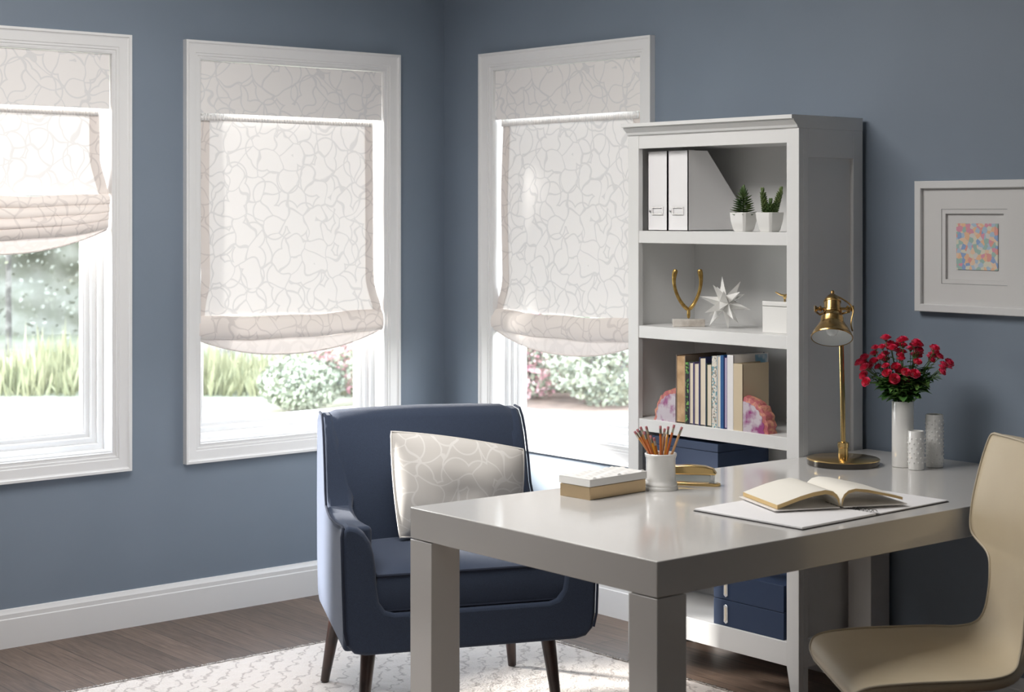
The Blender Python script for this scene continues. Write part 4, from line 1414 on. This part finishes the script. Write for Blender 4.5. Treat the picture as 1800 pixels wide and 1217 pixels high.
def tree_proto(seed, h, r, dense):
    rnd_ = random.Random(seed)
    t = thing('birch_tree', 'slim pale-barked tree in the spring wood beyond the lawn', 'tree', (0, 0, -100), group='trees beyond the lawn')
    tk = MB()
    lean = (rnd_.uniform(-0.1, 0.1), rnd_.uniform(-0.1, 0.1))
    pts = [(lean[0] * (k / 6) ** 1.5 * 2, lean[1] * (k / 6) ** 1.5 * 2, h * k / 6) for k in range(7)]
    tk.tube(pts, [r * (1 - 0.12 * k) for k in range(7)], 8)
    br = []
    for k in range(16):
        q = rnd_.uniform(0.18, 0.95)
        i = int(q * 6)
        b = Vector(pts[i]).lerp(Vector(pts[min(6, i + 1)]), q * 6 - i)
        a = rnd_.uniform(0, 2 * PI)
        e = b + Vector((math.cos(a), math.sin(a), rnd_.uniform(0.6, 1.6))) * rnd_.uniform(0.3, 0.6)
        tk.tube([b, b.lerp(e, 0.5) + Vector((0, 0, 0.05)), e], [r * 0.22, r * 0.15, r * 0.06], 5)
        br.append((b, e))
    build('trunk', tk, bark_m, t)
    lf = MB()
    def f():
        b, e = rnd_.choice(br)
        return b.lerp(e, rnd_.uniform(0.4, 1.1)) + Vector((rnd_.gauss(0, 0.12), rnd_.gauss(0, 0.12), rnd_.gauss(0, 0.25)))
    leaf_cloud(lf, rnd_, dense, f, 0.025, 0.06)
    build('foliage', lf, fol_m, t, smooth=None)
    return t
protos = [tree_proto(k, [9, 11, 8, 10][k], [0.07, 0.095, 0.045, 0.06][k], [900, 1100, 700, 900][k]) for k in range(4)]
rnd = random.Random(77)
first = [True] * 4
placed = []
for _ in range(6000):
    if len(placed) >= 50:
        break
    lat = rnd.uniform(-22, 12)
    dep = rnd.uniform(26.8, 33)
    p = CAM + Fv * dep + Rv * lat * dep / 30
    if any((p.x - q.x) ** 2 + (p.y - q.y) ** 2 < 1.7 ** 2 for q in placed):
        continue
    placed.append(p)
    k = rnd.randrange(4)
    s_ = rnd.uniform(0.85, 1.2)
    if first[k]:
        first[k] = False
        o = protos[k]
        o.location = (p.x, p.y, GZ)
        o.rotation_euler = (0, 0, rnd.uniform(0, 6))
    else:
        o = dup(protos[k], (p.x, p.y, GZ), rnd.uniform(0, 6), scale=(s_, s_, s_))
# dense wood edge far behind
hb = MB()
rnd_ = random.Random(8)
def hf():
    lat = rnd_.uniform(-32, 24)
    return CAM + Fv * rnd_.uniform(34, 38) + Rv * lat + Vector((0, 0, -CAM.z + GZ + rnd_.uniform(0, 9)))
leaf_cloud(hb, rnd_, 26000, hf, 0.03, 0.085)
def wall_of_wood(u, v):
    lat = -45 + 80 * u
    c = CAM + Fv * (38 + 3 * noise.noise(Vector((lat * 0.22, v * 5, 2))) + 1.4 * noise.noise(Vector((lat * 1.1, v * 14, 7))) + 3 * v) + Rv * lat
    return (c.x, c.y, GZ - 0.3 + v * (11 + 2.5 * noise.noise(Vector((lat * 0.3, 0, 5)))))
hb.grid(320, 60, wall_of_wood)
tag(build('wood_foliage', hb, pine_m, smooth=None), 'hazy far foliage of the wood behind the trees', 'foliage', kind='stuff')
ub = MB()
for _ in range(34000):
    lat = rnd_.uniform(-20, 12)
    c = CAM + Fv * rnd_.uniform(25.2, 28.5) + Rv * lat
    c.z = GZ
    a = rnd_.uniform(0, PI)
    w_ = rnd_.uniform(0.010, 0.028)
    hgt = abs(rnd_.gauss(0.26, 0.16)) * (1 + 0.9 * noise.noise(Vector((lat * 0.9, c.x * 0.3, 0)))) + 0.06
    d = Vector((math.cos(a) * w_, math.sin(a) * w_, 0))
    tip = c + Vector((rnd_.uniform(-0.12, 0.12), rnd_.uniform(-0.12, 0.12), hgt))
    ub.add([c - d * 0.5, c + d * 0.5, c.lerp(tip, 0.6) + d, tip, c.lerp(tip, 0.6) - d], [(0, 1, 2, 3, 4)])
tag(build('undergrowth', ub, under_m, smooth=None), 'yellow-green undergrowth along the far edge of the lawn', 'undergrowth', kind='stuff')

pinkfl_m = mat('azalea_blossom', S(196, 138, 150), 0.7, mix=(S(202, 168, 172), 3, 0.4, 0.6))
azleaf_m = mat('azalea_leaf', S(108, 114, 100), 0.7, mix=(S(146, 152, 134), 4, 0.4, 0.6))
mulch_m = mat('mulch', S(130, 112, 100), 0.95, mix=(S(110, 94, 84), 3, 0.4, 0.6))
def bush(label, lat, dep, rx_, rz_, pink, seed):
    rnd_ = random.Random(seed)
    p = CAM + Fv * dep + Rv * lat
    t = thing('azalea_bush', label, 'bush', (p.x, p.y, GZ))
    st_ = MB()
    for k in range(9):
        a = rnd_.uniform(0, 6.28)
        st_.tube([(0, 0, 0), (math.cos(a) * rx_ * 0.3, math.sin(a) * rx_ * 0.3, rz_ * 0.5), (math.cos(a) * rx_ * 0.6, math.sin(a) * rx_ * 0.6, rz_ * 0.8)], [0.03, 0.02, 0.008], 5)
    build('branches', st_, bark_m, t)
    def f():
        while True:
            a, b, c = rnd_.uniform(-1, 1), rnd_.uniform(-1, 1), rnd_.uniform(-1, 1)
            d = a * a + b * b + c * c
            if 0.35 < d < 1:
                break
        return (a * rx_, b * rx_, rz_ * 0.52 + c * rz_ * 0.5)
    lf = MB()
    leaf_cloud(lf, rnd_, int(6000 * rx_), f, 0.02, 0.05)
    build('leaves', lf, azleaf_m, t, smooth=None)
    if pink:
        def g():
            while True:
                q = f()
                if noise.noise(Vector(q) * 1.3 + Vector((seed, 0, 0))) > -0.02 * pink:
                    return (q[0] * 1.04, q[1] * 1.04, q[2] * 1.03)
        fl = MB()
        leaf_cloud(fl, rnd_, int(3600 * rx_), g, 0.025, 0.055)
        build('blossoms', fl, pinkfl_m, t, smooth=None)
bush('large pink azalea bush seen through the right side of the middle window', -1.75, 24.0, 1.15, 2.3, 8, 3)
bush('low green bush in front of the pink azalea in the middle window', -2.9, 23.4, 0.6, 0.75, 0, 6)
bush('pink azalea at the left of the window beside the bookcase', 0.25, 24.5, 0.9, 2.2, 10, 11)
bush('green bush in the middle of the window beside the bookcase', 1.35, 23.6, 0.95, 1.5, 0, 21)
bush('pink flowering azalea seen just left of the bookcase', 2.4, 25.0, 1.1, 2.1, 6, 31)
bush('pale pink azalea behind the green bush beside the bookcase', 1.1, 26.5, 1.2, 2.7, 9, 41)
mb = MB().lathe([(3.6, 0.0), (3.4, 0.04), (3.0, 0.06)], 40)
md_ = struct('mulch_bed', mb, mulch_m)
md_.location = CAM + Fv * 25.5 + Rv * 1.2
md_.location.z = GZ
